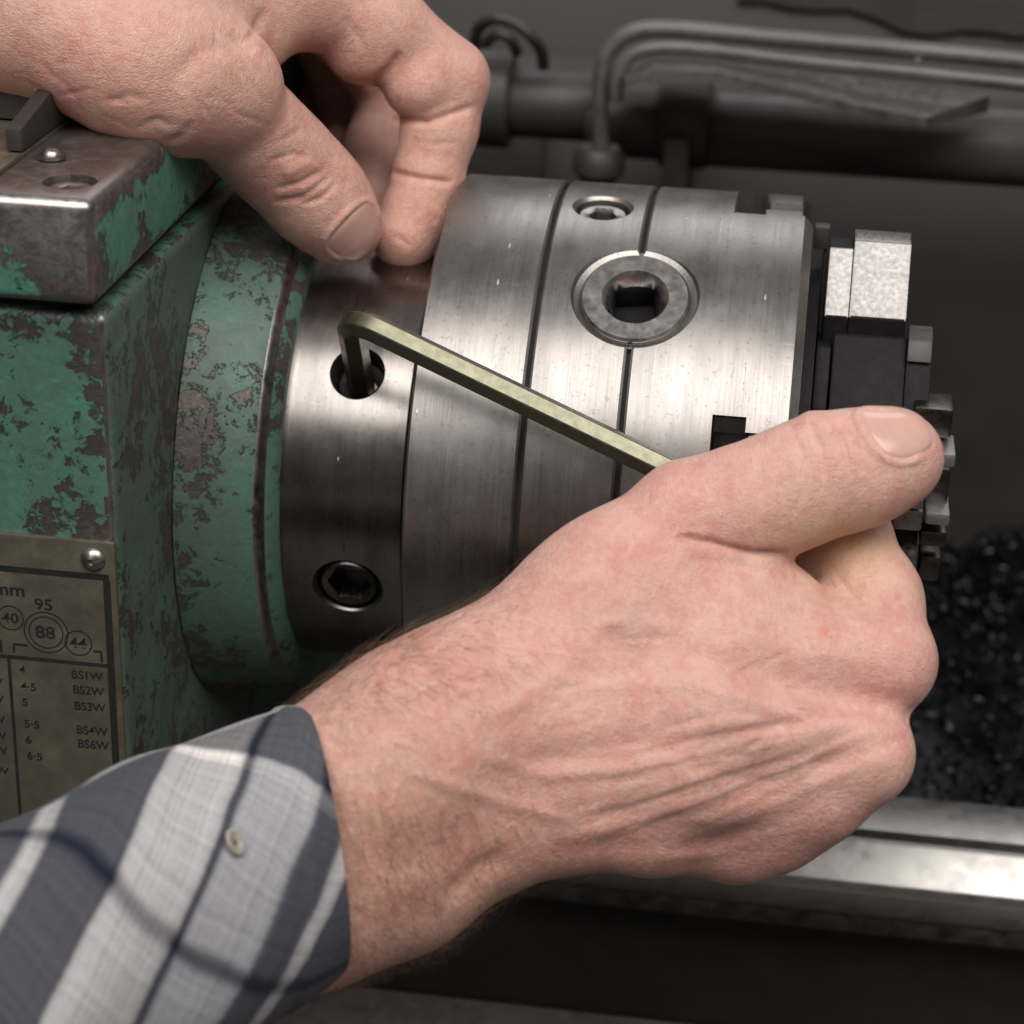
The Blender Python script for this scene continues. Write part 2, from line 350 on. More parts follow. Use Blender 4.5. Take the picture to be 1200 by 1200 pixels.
# flat strap under the pipes
st = empty('flat_strap', aty(900, 100, 0.18), 'flat tapered dark metal strap under the two pipes', 'strap')
TP = [(724, 84), (760, 62), (840, 66), (960, 84), (1060, 100), (1160, 112)]; BP = [(734, 94), (768, 82), (840, 85), (940, 107), (1020, 127), (1085, 138)]
V = []; Fc = []
for (a, b), (c, d) in zip(TP, BP):
    for dy in (0, 0.003):
        V.append(aty(a, b, 0.20)+np.array([0, 0, -2*dy])); V.append(aty(c, d, 0.160)+np.array([0, 0, -dy]))
for i in range(len(TP)-1):
    k = 4*i; j = k+4
    Fc += [(k, k+1, j+1, j), (k+2, j+2, j+3, k+3), (k+1, k+3, j+3, j+1), (k, j, j+2, k+2)]
Fc += [(0, 2, 3, 1), (len(V)-4, len(V)-3, len(V)-1, len(V)-2)]
link('strap', pyd('strap', V, Fc), M['worn'], st, 50)
fv = []; ff = []                                              # bright flakes caught on the strap and rod
for k in range(16):
    c = aty(RNG.uniform(880, 1150), RNG.uniform(70, 118), RNG.uniform(0.168, 0.19)); d = RNG.normal(size=(3, 3))*0.0009; b = len(fv)
    fv += [c+d[0], c+d[1], c+d[2], c+d[0]*0.2-d[1]]; ff += [(b, b+1, b+2), (b, b+2, b+3), (b+1, b+3, b+2), (b, b+3, b+1)]
link('metal_flakes', pyd('metal_flakes', fv, ff), M['ground'], st, 0, 'stuff')
# hose clip on the collar
hc = empty('hose_clip', aty(600, 60, 0.20), 'small curled dark clip on top of the rod collar', 'clip')
link('band', tube('band', px_path([(556, 60, .21), (560, 34, .205), (580, 22, .20), (604, 28, .20), (622, 42, .20), (634, 58, .205), (637, 78, .21)], 6), 0.0022, 10), M['dark_iron'], hc, 180)
link('ear', tube('ear', px_path([(568, 52, .205), (582, 40, .20), (598, 46, .20), (606, 62, .205)], 6), 0.0020, 10), M['dark_iron'], hc, 180)
# dirty sheet lying on the guard's top
V = []; n = 26; Fc = []
for i in range(n+1):
    t = i/n; x = 0.06+0.30*t; j = 0.006*math.sin(t*17)+0.004*math.sin(t*41+1)
    yy = 0.320+j*1.2+0.035*(1-t); V += [(x, yy, 0.0535+0.2083*(yy-0.308)), (x, 0.49, 0.0535+0.2083*(0.49-0.308))]
for i in range(n): Fc.append((2*i, 2*i+2, 2*i+3, 2*i+1))
rag = link('oily_sheet', pyd('oily_sheet', V, Fc), M['groove'], None, 60)
sm = rag.modifiers.new('s', 'SOLIDIFY'); sm.thickness = 0.002; sm.offset = 1
tag(rag, 'torn oil black sheet lying on top of the splash guard', 'sheet')

# ================================================================== HEADSTOCK
XH, YH, ZH = -0.0615, -0.119, 0.079
head = empty('headstock', (-0.18, 0.0, tray_z), 'chipped green lathe headstock with a bolted cover and number plate', 'headstock')
def rounded_box(name, x0, x1, y0, y1, z0, z1, bev, jit=0.0, cuts=0):
    bm = bmesh.new(); bmesh.ops.create_cube(bm, size=1)
    for v in bm.verts: v.co = Vector(((x0+x1)/2+v.co.x*(x1-x0), (y0+y1)/2+v.co.y*(y1-y0), (z0+z1)/2+v.co.z*(z1-z0)))
    if cuts: bmesh.ops.subdivide_edges(bm, edges=bm.edges[:], cuts=cuts, use_grid_fill=True)
    sh = [e for e in bm.edges if len(e.link_faces) == 2 and e.calc_face_angle(0) > 0.5]
    bmesh.ops.bevel(bm, geom=sh, offset=bev, segments=4, affect='EDGES', profile=0.5)
    if jit:
        from mathutils import noise as mn
        for v in bm.verts: v.co += Vector(mn.noise_vector(v.co*90))*jit + Vector(mn.noise_vector(v.co*260))*jit*0.4
    return bm_mesh(bm, name)
cast = rounded_box('casting', -0.42, XH, YH, 0.16, tray_z+0.001, ZH-0.0015, 0.0028, 0.0005, 60)
cast.materials.append(M['green']); cast.materials.append(M['green_side']); cast.materials.append(M['worn'])
for p in cast.polygons:
    if p.normal.x > 0.7: p.material_index = 1
    elif p.normal.x > 0.2 and p.normal.y < -0.2: p.material_index = 2
link('casting', cast, None, head, 40)
cov = rounded_box('cover', -0.42, XH-0.0005, YH-0.0045, 0.155, ZH+0.0016, 0.1055, 0.0030)
scr = atz(82, 213, 0.1055)
bore = rev_z('bore', [(0, -0.006), (0.0062, -0.006), (0.0062, 0.004), (0, 0.004)], 40); bore.transform(Matrix.Translation((scr[0], scr[1], 0.1055)))
cov = cut(cov, [bore]); cov.materials.clear(); cov.materials.append(M['green_cover']); cov.materials.append(M['worn']); cov.materials.append(M['edge']); cov.materials.append(M['green_cover_side'])
for p in cov.polygons:
    n_ = p.normal; big_ = max(abs(n_.x), abs(n_.y), abs(n_.z))
    p.material_index = (1 if n_.z > 0.9 or p.area < 2e-6 else 3 if n_.x > 0.9 else 0) if big_ > 0.93 else (2 if n_.z > 0.2 and n_.y < -0.2 else 1)
cover = link('cover', cov, None, head, 40)
gsk = rounded_box('gasket', -0.41, XH-0.0040, YH+0.003, 0.15, ZH-0.0012, ZH+0.0015, 0.0003)
link('gasket', gsk, M['groove'], head, 40)
def socket_screw(name, r, depth, hexr, mat, hs=0.6):           # cap head, top at z = 0, with a hexagon recess
    n = 48; V = []; Fc = []
    hexp = [(hexr*math.cos(math.pi/3*k), hexr*math.sin(math.pi/3*k)) for k in range(6)]
    def hexat(an):
        k = int((an % (2*math.pi))//(math.pi/3)); a0 = math.pi/3*k; t = ((an % (2*math.pi))-a0)/(math.pi/3)
        A = hexp[k]; B = hexp[(k+1) % 6]; return (A[0]*(1-t)+B[0]*t, A[1]*(1-t)+B[1]*t)
    rows = []
    for rr, z, hx in ((r, -depth, 0), (r, -r*0.16, 0), (r*0.87, 0, 0), (hexr*1.22, 0, 0), (1.06, -hexr*0.12, 1), (1.0, -hexr*0.3, 1), (1.0, -depth*hs, 1)):
        row = []
        for i in range(n):
            an = 2*math.pi*i/n
            if hx: x, y = hexat(an); x *= rr; y *= rr
            else: x, y = rr*math.cos(an), rr*math.sin(an)
            row.append(len(V)); V.append((x, y, z))
        rows.append(row)
    for A, B in zip(rows, rows[1:]):
        for i in range(n): Fc.append((A[i], A[(i+1) % n], B[(i+1) % n], B[i]))
    Fc.append(tuple(rows[-1])); Fc.append(tuple(rows[0][::-1]))
    return pyd(name, V, Fc)
s1 = socket_screw('screw', 0.0054, 0.005, 0.0024, None); s1.transform(Matrix.Translation((scr[0], scr[1], 0.1042)))
link('screw', s1, M['socket'], cover, 35)
# grey plate, pin and round screw on the cover
pl = box_mesh('top_plate', -0.30, -0.0885, -0.112, 0.02, 0.1055, 0.1068, 0.0004)
link('top_plate', pl, M['plate'], cover)
dk = box_mesh('slot_block', -0.20, -0.092, -0.066, 0.05, 0.1072, 0.118, 0.001)
link('slot_block', dk, M['dark_iron'], cover)
q = atz(60, 172, 0.1085)
bs = rev_z('round_screw', [(0, 0.0026), (0.0016, 0.0023), (0.003, 0.0012), (0.0034, 0), (0.0046, 0), (0.0046, -0.0015), (0, -0.0015)], 32); bs.transform(Matrix.Translation((q[0], q[1], 0.1068)) @ Matrix.Diagonal((0.72, 0.72, 0.62, 1)))
link('round_screw', bs, M['socket'], cover)
q = atz(20, 160, 0.11)
lv = prism_x('lever', [(q[1]-0.003, 0.1072), (q[1]-0.003, 0.1125), (q[1]+0.03, 0.1185), (q[1]+0.03, 0.1072)], q[0]-0.0018, q[0]+0.0022, 0.0006)
link('lever', lv, M['dark_iron'], cover)
# spindle flange
fl = rev_x('flange', [(XH+0.0004, 0.0560), (XH+0.0004, 0.0752), (XH+0.002, 0.0750), (-0.052, 0.0727), (-0.0435, 0.0704)] +
           [(-0.0412, 0.0696), (-0.0403, 0.0688), (-0.0398, 0.0676), (-0.0390, 0.0664), (-0.0365, 0.0636), (-0.0365, 0.0560)], 200)
fl.materials.append(M['green_ring']); fl.materials.append(M['edge'])
for p in fl.polygons:
    c = p.center; rr = math.hypot(c.y, c.z)
    if -0.0412 < c.x < -0.0392 and rr > 0.066: p.material_index = 1
link('flange', fl, None, head, 50)

# number plate ------------------------------------------------------
YP = YH-0.0012
def on(px, py, d=0.0): return aty(px, py, YP-d)
c0 = on(134, 637); zt = float(c0[2]); xr = float(c0[0])
plate = link('number_plate', box_mesh('number_plate', xr-0.075, xr, YP, YH+0.0002, -0.075, zt, 0.0005), M['plate'], head)
def ruled(x0, x1, z0, z1, d=0.00008):
    me = box_mesh('ruled_line', x0, x1, YP-d, YP+0.0002, z0, z1, 0); return link('ruled_line', me, M['ink'], plate, 0)
bt = on(60, 671); br = on(129, 760)
ruled(xr-0.072, br[0]+0.0006, bt[2]-0.0008, bt[2]+0.0008); ruled(br[0]-0.0009, br[0]+0.0009, -0.07, bt[2]-0.00085)
hl = on(60, 774); ruled(xr-0.072, br[0]-0.00095, hl[2]-0.0005, hl[2]+0.0005)
vl = on(15, 835); ruled(vl[0]-0.0004, vl[0]+0.0004, -0.07, hl[2]-0.00055)
def lettering(s, px, py, hpx, align='LEFT', squeeze=1.0):
    cu = bpy.data.curves.new('t', 'FONT'); cu.body = s; cu.align_x = align; cu.size = 1.0; cu.offset = 0.016
    o = bpy.data.objects.new('t', cu); COL.objects.link(o); dg = bpy.context.evaluated_depsgraph_get(); dg.update()
    me = bpy.data.meshes.new_from_object(o.evaluated_get(dg)); bpy.data.objects.remove(o)
    q = on(px, py); k = hpx/2556.13*float((q-CAM)@FW)/0.66
    for v in me.vertices: v.co = Vector((q[0]+v.co.x*k*squeeze*1.12, YP-0.00009, q[2]+v.co.y*k))
    me.name = 'lettering'; return link('lettering', me, M['ink'], plate, 0)
def ringmark(px, py, rpx, wpx=1.5):
    q = on(px, py); k = float((q-CAM)@FW)/2556.13; n = 56; V = []; Fc = []
    for r in (rpx-wpx/2, rpx+wpx/2):
        for i in range(n): V.append((q[0]+r*k*math.cos(2*math.pi*i/n), YP-0.00008, q[2]+r*k*math.sin(2*math.pi*i/n)))
    for i in range(n): Fc.append((i, (i+1) % n, n+(i+1) % n, n+i))
    return link('ring_mark', pyd('ring_mark', V, Fc), M['ink'], plate, 0)
lettering('mm', 30, 699, 15, 'RIGHT'); lettering('95', 40.5, 713.5, 13.5)
lettering('40', 12.5, 729.5, 12, 'CENTER'); lettering('88', 53.5, 747.5, 14.5, 'CENTER'); lettering('44', 92, 759, 12.5, 'CENTER')
ringmark(12.5, 724, 15.5); ringmark(54, 741, 26.5); ringmark(54, 741, 20.5); ringmark(92, 753.5, 16)
def small(px0, py0, px1, py1, wd=0.00028):
    a = on(px0, py0); b = on(px1, py1)
    ruled(min(a[0], b[0])-wd, max(a[0], b[0])+wd, min(a[2], b[2])-wd, max(a[2], b[2])+wd, 0.00007)
small(17, 755, 31, 756); small(16.3, 757.5, 16.6, 763); small(111, 763, 118, 764); small(119, 766.5, 119.3, 775); small(1, 751, 1.2, 763)
for z0, a in zip((708, 780, 850, 945, 1015, 1085), ('4', '4·5', '5', '5·5', '6', '6·5')): lettering(a, (85+(z0-708)*0.09)/3.75, 600+z0/3.75, 9.6, 'LEFT', 0.95)
for z0, a in zip((742, 808, 880, 985, 1046), ('BS1W', 'BS2W', 'BS3W', 'BS4W', 'BS6W')): lettering(a, (452+(z0-742)*0.09)/3.75, 600+z0/3.75, 10.2, 'RIGHT', 0.86)
for z0 in (765, 838, 930, 1000, 1065, 1155): lettering('W', (12+(z0-765)*0.07)/3.75, 600+z0/3.75, 9.2, 'RIGHT')
q = on(109, 656)
ps = rev_z('plate_screw', [(0, 0.0010), (0.0007, 0.00095), (0.0009, 0.0017), (0.0022, 0.0012), (0.0030, 0.0003), (0.0031, 0), (0.0031, -0.0006), (0, -0.0006)], 32)
ps.transform(Matrix.Translation(Vector(q)) @ Matrix.Rotation(math.radians(90), 4, 'X'))
link('plate_screw', ps, M['socket'], plate)

# ================================================================== SPINDLE NOSE
RA = 0.060
nose = empty('spindle_nose', (-0.018, 0, -RA), 'polished steel spindle nose ring between green flange and chuck', 'spindle nose')
prof = [(-0.0375, 0.02), (-0.0375, RA-0.001), (-0.0365, RA)] + [(-0.0365+0.0325*k/14, RA) for k in range(1, 14)] + [(-0.004, RA), (-0.0032, RA-0.0012), (-0.0006, RA-0.0012), (-0.0006, 0.02)]
HX, HA = -0.0186, 41.6; CX, CA = -0.0186, -16.5
def rcut(x, ang, r, prof, n=56): return xf(rev_z('c', prof, n), radial(x, ang, r))
nb = cut(rev_x('nose_body', prof, 192), [rcut(HX, HA, RA, [(0, -0.014), (0.0074, -0.014), (0.0074, 0.004), (0, 0.004)]),
                                         rcut(CX, CA, RA, [(0, -0.014), (0.0088, -0.014), (0.0088, -0.0012), (0.0102, 0.0006), (0.0102, 0.004), (0, 0.004)]),
                                         rcut(CX, 101, RA, [(0, -0.014), (0.0078, -0.014), (0.0078, 0.004), (0, 0.004)])])
o = link('nose_body', nb, M['nose'], nose, 35); radial_normals(o, RA-0.0003)
link('cam_stud', xf(socket_screw('cam_stud', 0.0070, 0.012, 0.0040, None), radial(HX, HA, RA-0.0085)), M['black'], nose, 35)
link('cam_stud', xf(socket_screw('cam_stud', 0.0084, 0.012, 0.0057, None), radial(CX, CA, RA-0.0012)), M['stud'], nose, 35)
tk = box_mesh('index_mark', -0.00018, 0.00018, -0.0016, 0.0016, -0.0003, 0.0001, 0)
link('index_mark', xf(tk, radial(CX-0.0005, -3.8, RA)), M['ink'], nose, 0)

# ================================================================== CHUCK
R = 0.080; L = 0.0969; G1, G2 = 0.0288, 0.0534
chuck = empty('lathe_chuck', (0.05, 0, -R), 'round steel lathe chuck with key socket, screws and stepped jaws', 'chuck')
def ringprof(x0, x1, c0=0.0006, c1=0.0006, rin=0.02, steps=12):
    xs = [x0+c0+(x1-c1-x0-c0)*k/steps for k in range(steps+1)]
    return [(x0, rin), (x0, R-c0)] + [(x, R) for x in xs] + [(x1, R-c1), (x1, rin)]
PX, PA = 0.0533, 56.5
pin_cut = lambda: rcut(PX, PA, R, [(0, -0.016), (0.0142, -0.016), (0.0142, -0.0022), (0.0158, -0.0016), (0.0165, 0.0), (0.0178, 0.0016), (0.0178, 0.008), (0, 0.008)], 72)
SX, SA = 0.0410, 82.6
JA = [95, 23, -49, -121, 167]
def slot_cutters():
    cs = []
    for a in JA:
        for x0, x1, hw, d in ((0.0758, 0.0842, 0.0150, 0.020), (0.0838, 0.0945, 0.0112, 0.020), (0.0938, 0.0990, 0.0142, 0.020)):
            cs.append(xf(box_mesh('c', x0, x1, -hw, hw, -d, 0.006, 0), radial(0, a, R)))
    return cs
rb = rev_x('rear_body', ringprof(0, G1-0.0006), 216)
o = link('rear_body', rb, M['chuck'], chuck, 35); radial_normals(o, R-0.0003)
mb = cut(rev_x('middle_body', ringprof(G1+0.0006, G2-0.0006), 216), [pin_cut(), rcut(SX, SA, R, [(0, -0.012), (0.0072, -0.012), (0.0072, -0.0012), (0.0088, 0.0006), (0.0088, 0.006), (0, 0.006)])])
o = link('middle_body', mb, M['chuck'], chuck, 35); radial_normals(o, R-0.0003)
fb = cut(rev_x('front_body', ringprof(G2+0.0006, L, 0.0006, 0.0024, 0.02, 16), 216), [pin_cut()]+slot_cutters())
o = link('front_body', fb, M['chuck'], chuck, 35); radial_normals(o, R-0.0003)
link('seam_core', rev_x('seam_core', [(G1-0.002, 0.03), (G1-0.002, R-0.0022), (G1+0.002, R-0.0022), (G1+0.002, 0.03)], 160), M['groove'], chuck)
link('seam_core', cut(rev_x('seam_core', [(G2-0.002, 0.03), (G2-0.002, R-0.0022), (G2+0.002, R-0.0022), (G2+0.002, 0.03)], 160), [pin_cut()]), M['groove'], chuck)
# key socket (pinion): outer washer ring, disc with countersunk square hole
pn = rev_z('pinion_ring', [(0.0141, -0.010), (0.0141, -0.0021), (0.0150, -0.0030), (0.0156, -0.0022), (0.0156, -0.010)], 72)
link('pinion_ring', xf(pn, radial(PX, PA, R)), M['socket'], chuck, 35)
n = 72; V = []; Fc = []
def sq(an, h):
    c, s_ = math.cos(an), math.sin(an); k = h/max(abs(c), abs(s_)); return c*k, s_*k
rows = []
for rr, z, t in ((0.0140, -0.012, 0), (0.0140, -0.0014, 0), (0.0134, -0.0008, 0), (0.0086, -0.0008, 0), (0.0080, -0.0014, 0), (0.0066, -0.0042, 0.35), (0.0052, -0.0060, 1), (0.0050, -0.0115, 1)):
    row = []
    for i in range(n):
        an = 2*math.pi*(i+0.5)/n; x, y = rr*math.cos(an), rr*math.sin(an)
        if t: u, v_ = sq(an, 0.0051); x = x*(1-t)+u*t; y = y*(1-t)+v_*t
        row.append(len(V)); V.append((x, y, z))
    rows.append(row)
for A, B in zip(rows, rows[1:]):
    for i in range(n): Fc.append((A[i], A[(i+1) % n], B[(i+1) % n], B[i]))
Fc.append(tuple(rows[-1])); Fc.append(tuple(rows[0][::-1]))
pd = pyd('key_socket', V, Fc); pd.materials.append(M['pinion']); pd.materials.append(M['black'])
for p in pd.polygons:
    if p.center.z < -0.0046 and math.hypot(p.center.x, p.center.y) < 0.0078: p.material_index = 1  # inside of the square hole black, its shade put into the colour
Mp = radial(PX, PA, R) @ Matrix.Rotation(math.radians(8), 4, 'Z')
link('key_socket', xf(pd, Mp), None, chuck, 30)
link('socket_screw', xf(socket_screw('socket_screw', 0.0069, 0.010, 0.0038, None), radial(SX, SA, R-0.0022)), M['socket'], chuck, 35)
# inner faces of the jaw slots and the jaws
for a in JA:
    Mr = radial(0, a, 0)
    j = empty('jaw_holder', (0, 0, 0), None, None) if False else None
    link('slot_filler', xf(box_mesh('slot_filler', 0.0762, 0.0956, -0.0109, 0.0109, 0.030, 0.0700, 0.0004), Mr), M['black'], chuck)
    link('slot_key', xf(box_mesh('slot_key', 0.0850, 0.0940, -0.0109, 0.0109, 0.050, 0.0768, 0.0004), Mr), M['socket'], chuck)
face_disc = rev_x('face_plate', [(L+0.0002, 0.02), (L+0.0002, 0.066), (L+0.003, 0.066), (L+0.003, 0.02)], 120)
link('face_plate', face_disc, M['black'], chuck)
# stepped jaw at the top right: lit ground face coloured bright, shaded faces black
jaw = link('jaw', prism_x('jaw', [(-0.0100, 0.0780), (-0.0185, 0.0775), (-0.0310, 0.0605), (-0.0300, 0.020), (-0.0100, 0.020)], 0.1078, 0.1225, 0.0005), M['black'], chuck)
me = jaw.data; me.materials.append(M['jaw_face']); me.materials.append(M['socket'])
for p in me.polygons:
    if p.normal.y < -0.45 and p.normal.z > 0.5: p.material_index = 1
    elif p.normal.z > 0.8: p.material_index = 2
jt = prism_x('jaw_foot', [(-0.0110, 0.0757), (-0.0197, 0.0755), (-0.0309, 0.0603), (-0.0300, 0.020), (-0.0110, 0.020)], 0.1016, 0.1077, 0.0004)
jt.materials.append(M['black']); jt.materials.append(M['jaw_face'])
for p in jt.polygons:
    if p.normal.y < -0.45 and p.normal.z > 0.5: p.material_index = 1  # same lit and shaded split by colour as on the jaw
link('jaw_foot', jt, None, chuck)
link('jaw_guide', prism_x('jaw_guide', [(-0.001, 0.0765), (-0.006, 0.0765), (-0.006, 0.0705), (-0.001, 0.0705)], L+0.0006, 0.1014, 0.0004), M['dark_iron'], chuck)
link('jaw_guide', prism_x('jaw_guide', [(-0.001, 0.0700), (-0.0085, 0.0700), (-0.026, 0.050), (-0.026, 0.02), (-0.001, 0.02)], L+0.0034, 0.1014, 0.0004), M['black'], chuck)
link('jaw_guide', prism_x('jaw_guide', [(-0.02, 0.053), (-0.034, 0.053), (-0.045, 0.040), (-0.045, 0.01), (-0.02, 0.01)], L+0.0034, 0.1040, 0.0006), M['black'], chuck)
# second jaw: stepped out further, its dark reflection put into the colour
js = prism_x('jaw_step', [(-0.0250, 0.0560), (-0.0315, 0.0560), (-0.047, 0.0400), (-0.058, 0.020), (-0.058, -0.01), (0.0, -0.01)], 0.1045, 0.1232, 0.0008)
link('jaw_step', js, M['black'], chuck)
js = prism_x('jaw_step', [(-0.0295, 0.0565), (-0.0305, 0.0562), (-0.0335, 0.0545), (-0.0375, 0.0505), (-0.048, 0.036), (-0.058, 0.016), (-0.058, -0.01), (0.0, -0.01)], 0.12325, 0.1298, 0.0008)
link('jaw_step', js, M['black'], chuck)
cap_ = prism_x('jaw_tooth', [(-0.0292, 0.0592), (-0.0316, 0.0588), (-0.0345, 0.0565), (-0.0378, 0.0520), (-0.030, 0.050), (-0.0292, 0.05)], 0.1234, 0.1296, 0.0006)
link('jaw_tooth', cap_, M['dark_iron'], chuck)
# third jaw: low stepped teeth with bright lands; a black block holds the gap's shade
zq = lambda py, y: float(aty(1110, py, y)[2])
def tooth(px0, py0, px1, py1, yf, depth, mat, bev=0.0008):      # block whose front face stands at y = yf
    a = aty(px0, (py0+py1)/2, yf); b = aty(px1, (py0+py1)/2, yf); t = aty((px0+px1)/2, py0, yf); u = aty((px0+px1)/2, py1, yf)
    link('jaw_tooth', box_mesh('jaw_tooth', a[0], b[0], yf, yf+depth, u[2], t[2], bev), mat, chuck)
tooth(1070, 479, 1116, 513, -0.048, 0.012, M['stud']); tooth(1070, 513.5, 1112, 530, -0.044, 0.012, M['black'])
tooth(1070, 531, 1120, 547, -0.0555, 0.014, M['ground']); tooth(1070, 548, 1112, 601, -0.0575, 0.016, M['stud'], 0.0014)
tooth(1084, 602, 1113, 616, -0.0640, 0.016, M['ground']); tooth(1050, 566, 1083, 597, -0.0665, 0.014, M['jaw_face']); tooth(1046, 597.5, 1081, 622, -0.0640, 0.014, M['socket'])
tooth(1078, 623, 1109, 641, -0.0600, 0.012, M['stud']); tooth(1052, 643, 1075, 690, -0.0650, 0.010, M['socket'], 0.0022); tooth(1076, 652, 1102, 682, -0.0570, 0.010, M['stud'], 0.0014)
link('jaw_root', prism_x('jaw_root', [(0.0, zq(500, -0.04)), (-0.045, zq(500, -0.045)), (-0.058, zq(560, -0.058)), (-0.060, zq(700, -0.06)), (0, zq(700, -0.06))], 0.1045, 0.1288, 0.0008), M['black'], chuck)

# ================================================================== HEX KEY
a = math.radians(HA); nv = np.array([0.09, -math.cos(a), math.sin(a)]); nv /= np.linalg.norm(nv)
tv = np.array([0, -math.sin(a), -math.cos(a)])
al = math.radians(20.4); dv = math.cos(al)*np.array([1, 0, 0])+math.sin(al)*tv; dv -= nv*(dv@nv); dv /= np.linalg.norm(dv)
base = np.array([HX+0.0004, 0, 0])+np.array([0, -math.cos(a), math.sin(a)])*RA
KA = 0.0063; h_b = 0.0392; rb_ = 0.0085
path = [base-nv*0.0135, base-nv*0.004, base+nv*(h_b-rb_)]
cc = base+nv*(h_b-rb_)+dv*rb_
for k in range(1, 9):
    t = math.pi/2*k/8; path.append(cc - dv*rb_*math.cos(t) + nv*rb_*math.sin(t))
kend = base+nv*h_b+dv*0.128
for t in (0.2, 0.5, 0.8, 1.0): path.append(path[10]*(1-t)+kend*t)
side = np.cross(nv, dv); V = []; Fc = []; Rk = KA/math.sqrt(3)
for i, q in enumerate(path):
    t = path[min(i+1, len(path)-1)]-path[max(i-1, 0)]; t /= np.linalg.norm(t); b = np.cross(t, side); b /= np.linalg.norm(b)
    for k in range(6):
        an = math.pi/3*k; V.append(q+Rk*(math.cos(an)*side+math.sin(an)*b))
for i in range(len(path)-1):
    for k in range(6): Fc.append((i*6+k, i*6+(k+1) % 6, (i+1)*6+(k+1) % 6, (i+1)*6+k))
Fc.append(tuple(range(6))[::-1]); Fc.append(tuple((len(path)-1)*6+k for k in range(6)))
bm = bmesh.new(); bm.from_mesh(pyd('k', V, Fc)); bmesh.ops.recalc_face_normals(bm, faces=bm.faces[:])
sh = [e for e in bm.edges if len(e.link_faces) == 2 and e.calc_face_angle(0) > 0.6]
bmesh.ops.bevel(bm, geom=sh, offset=0.00022, segments=1, affect='EDGES', profile=0.5)
key = link('hex_key', bm_mesh(bm, 'hex_key'), M['key'], None, 22)
tag(key, 'olive tinted steel hex key with its short arm in the spindle nose hole', 'hex key')

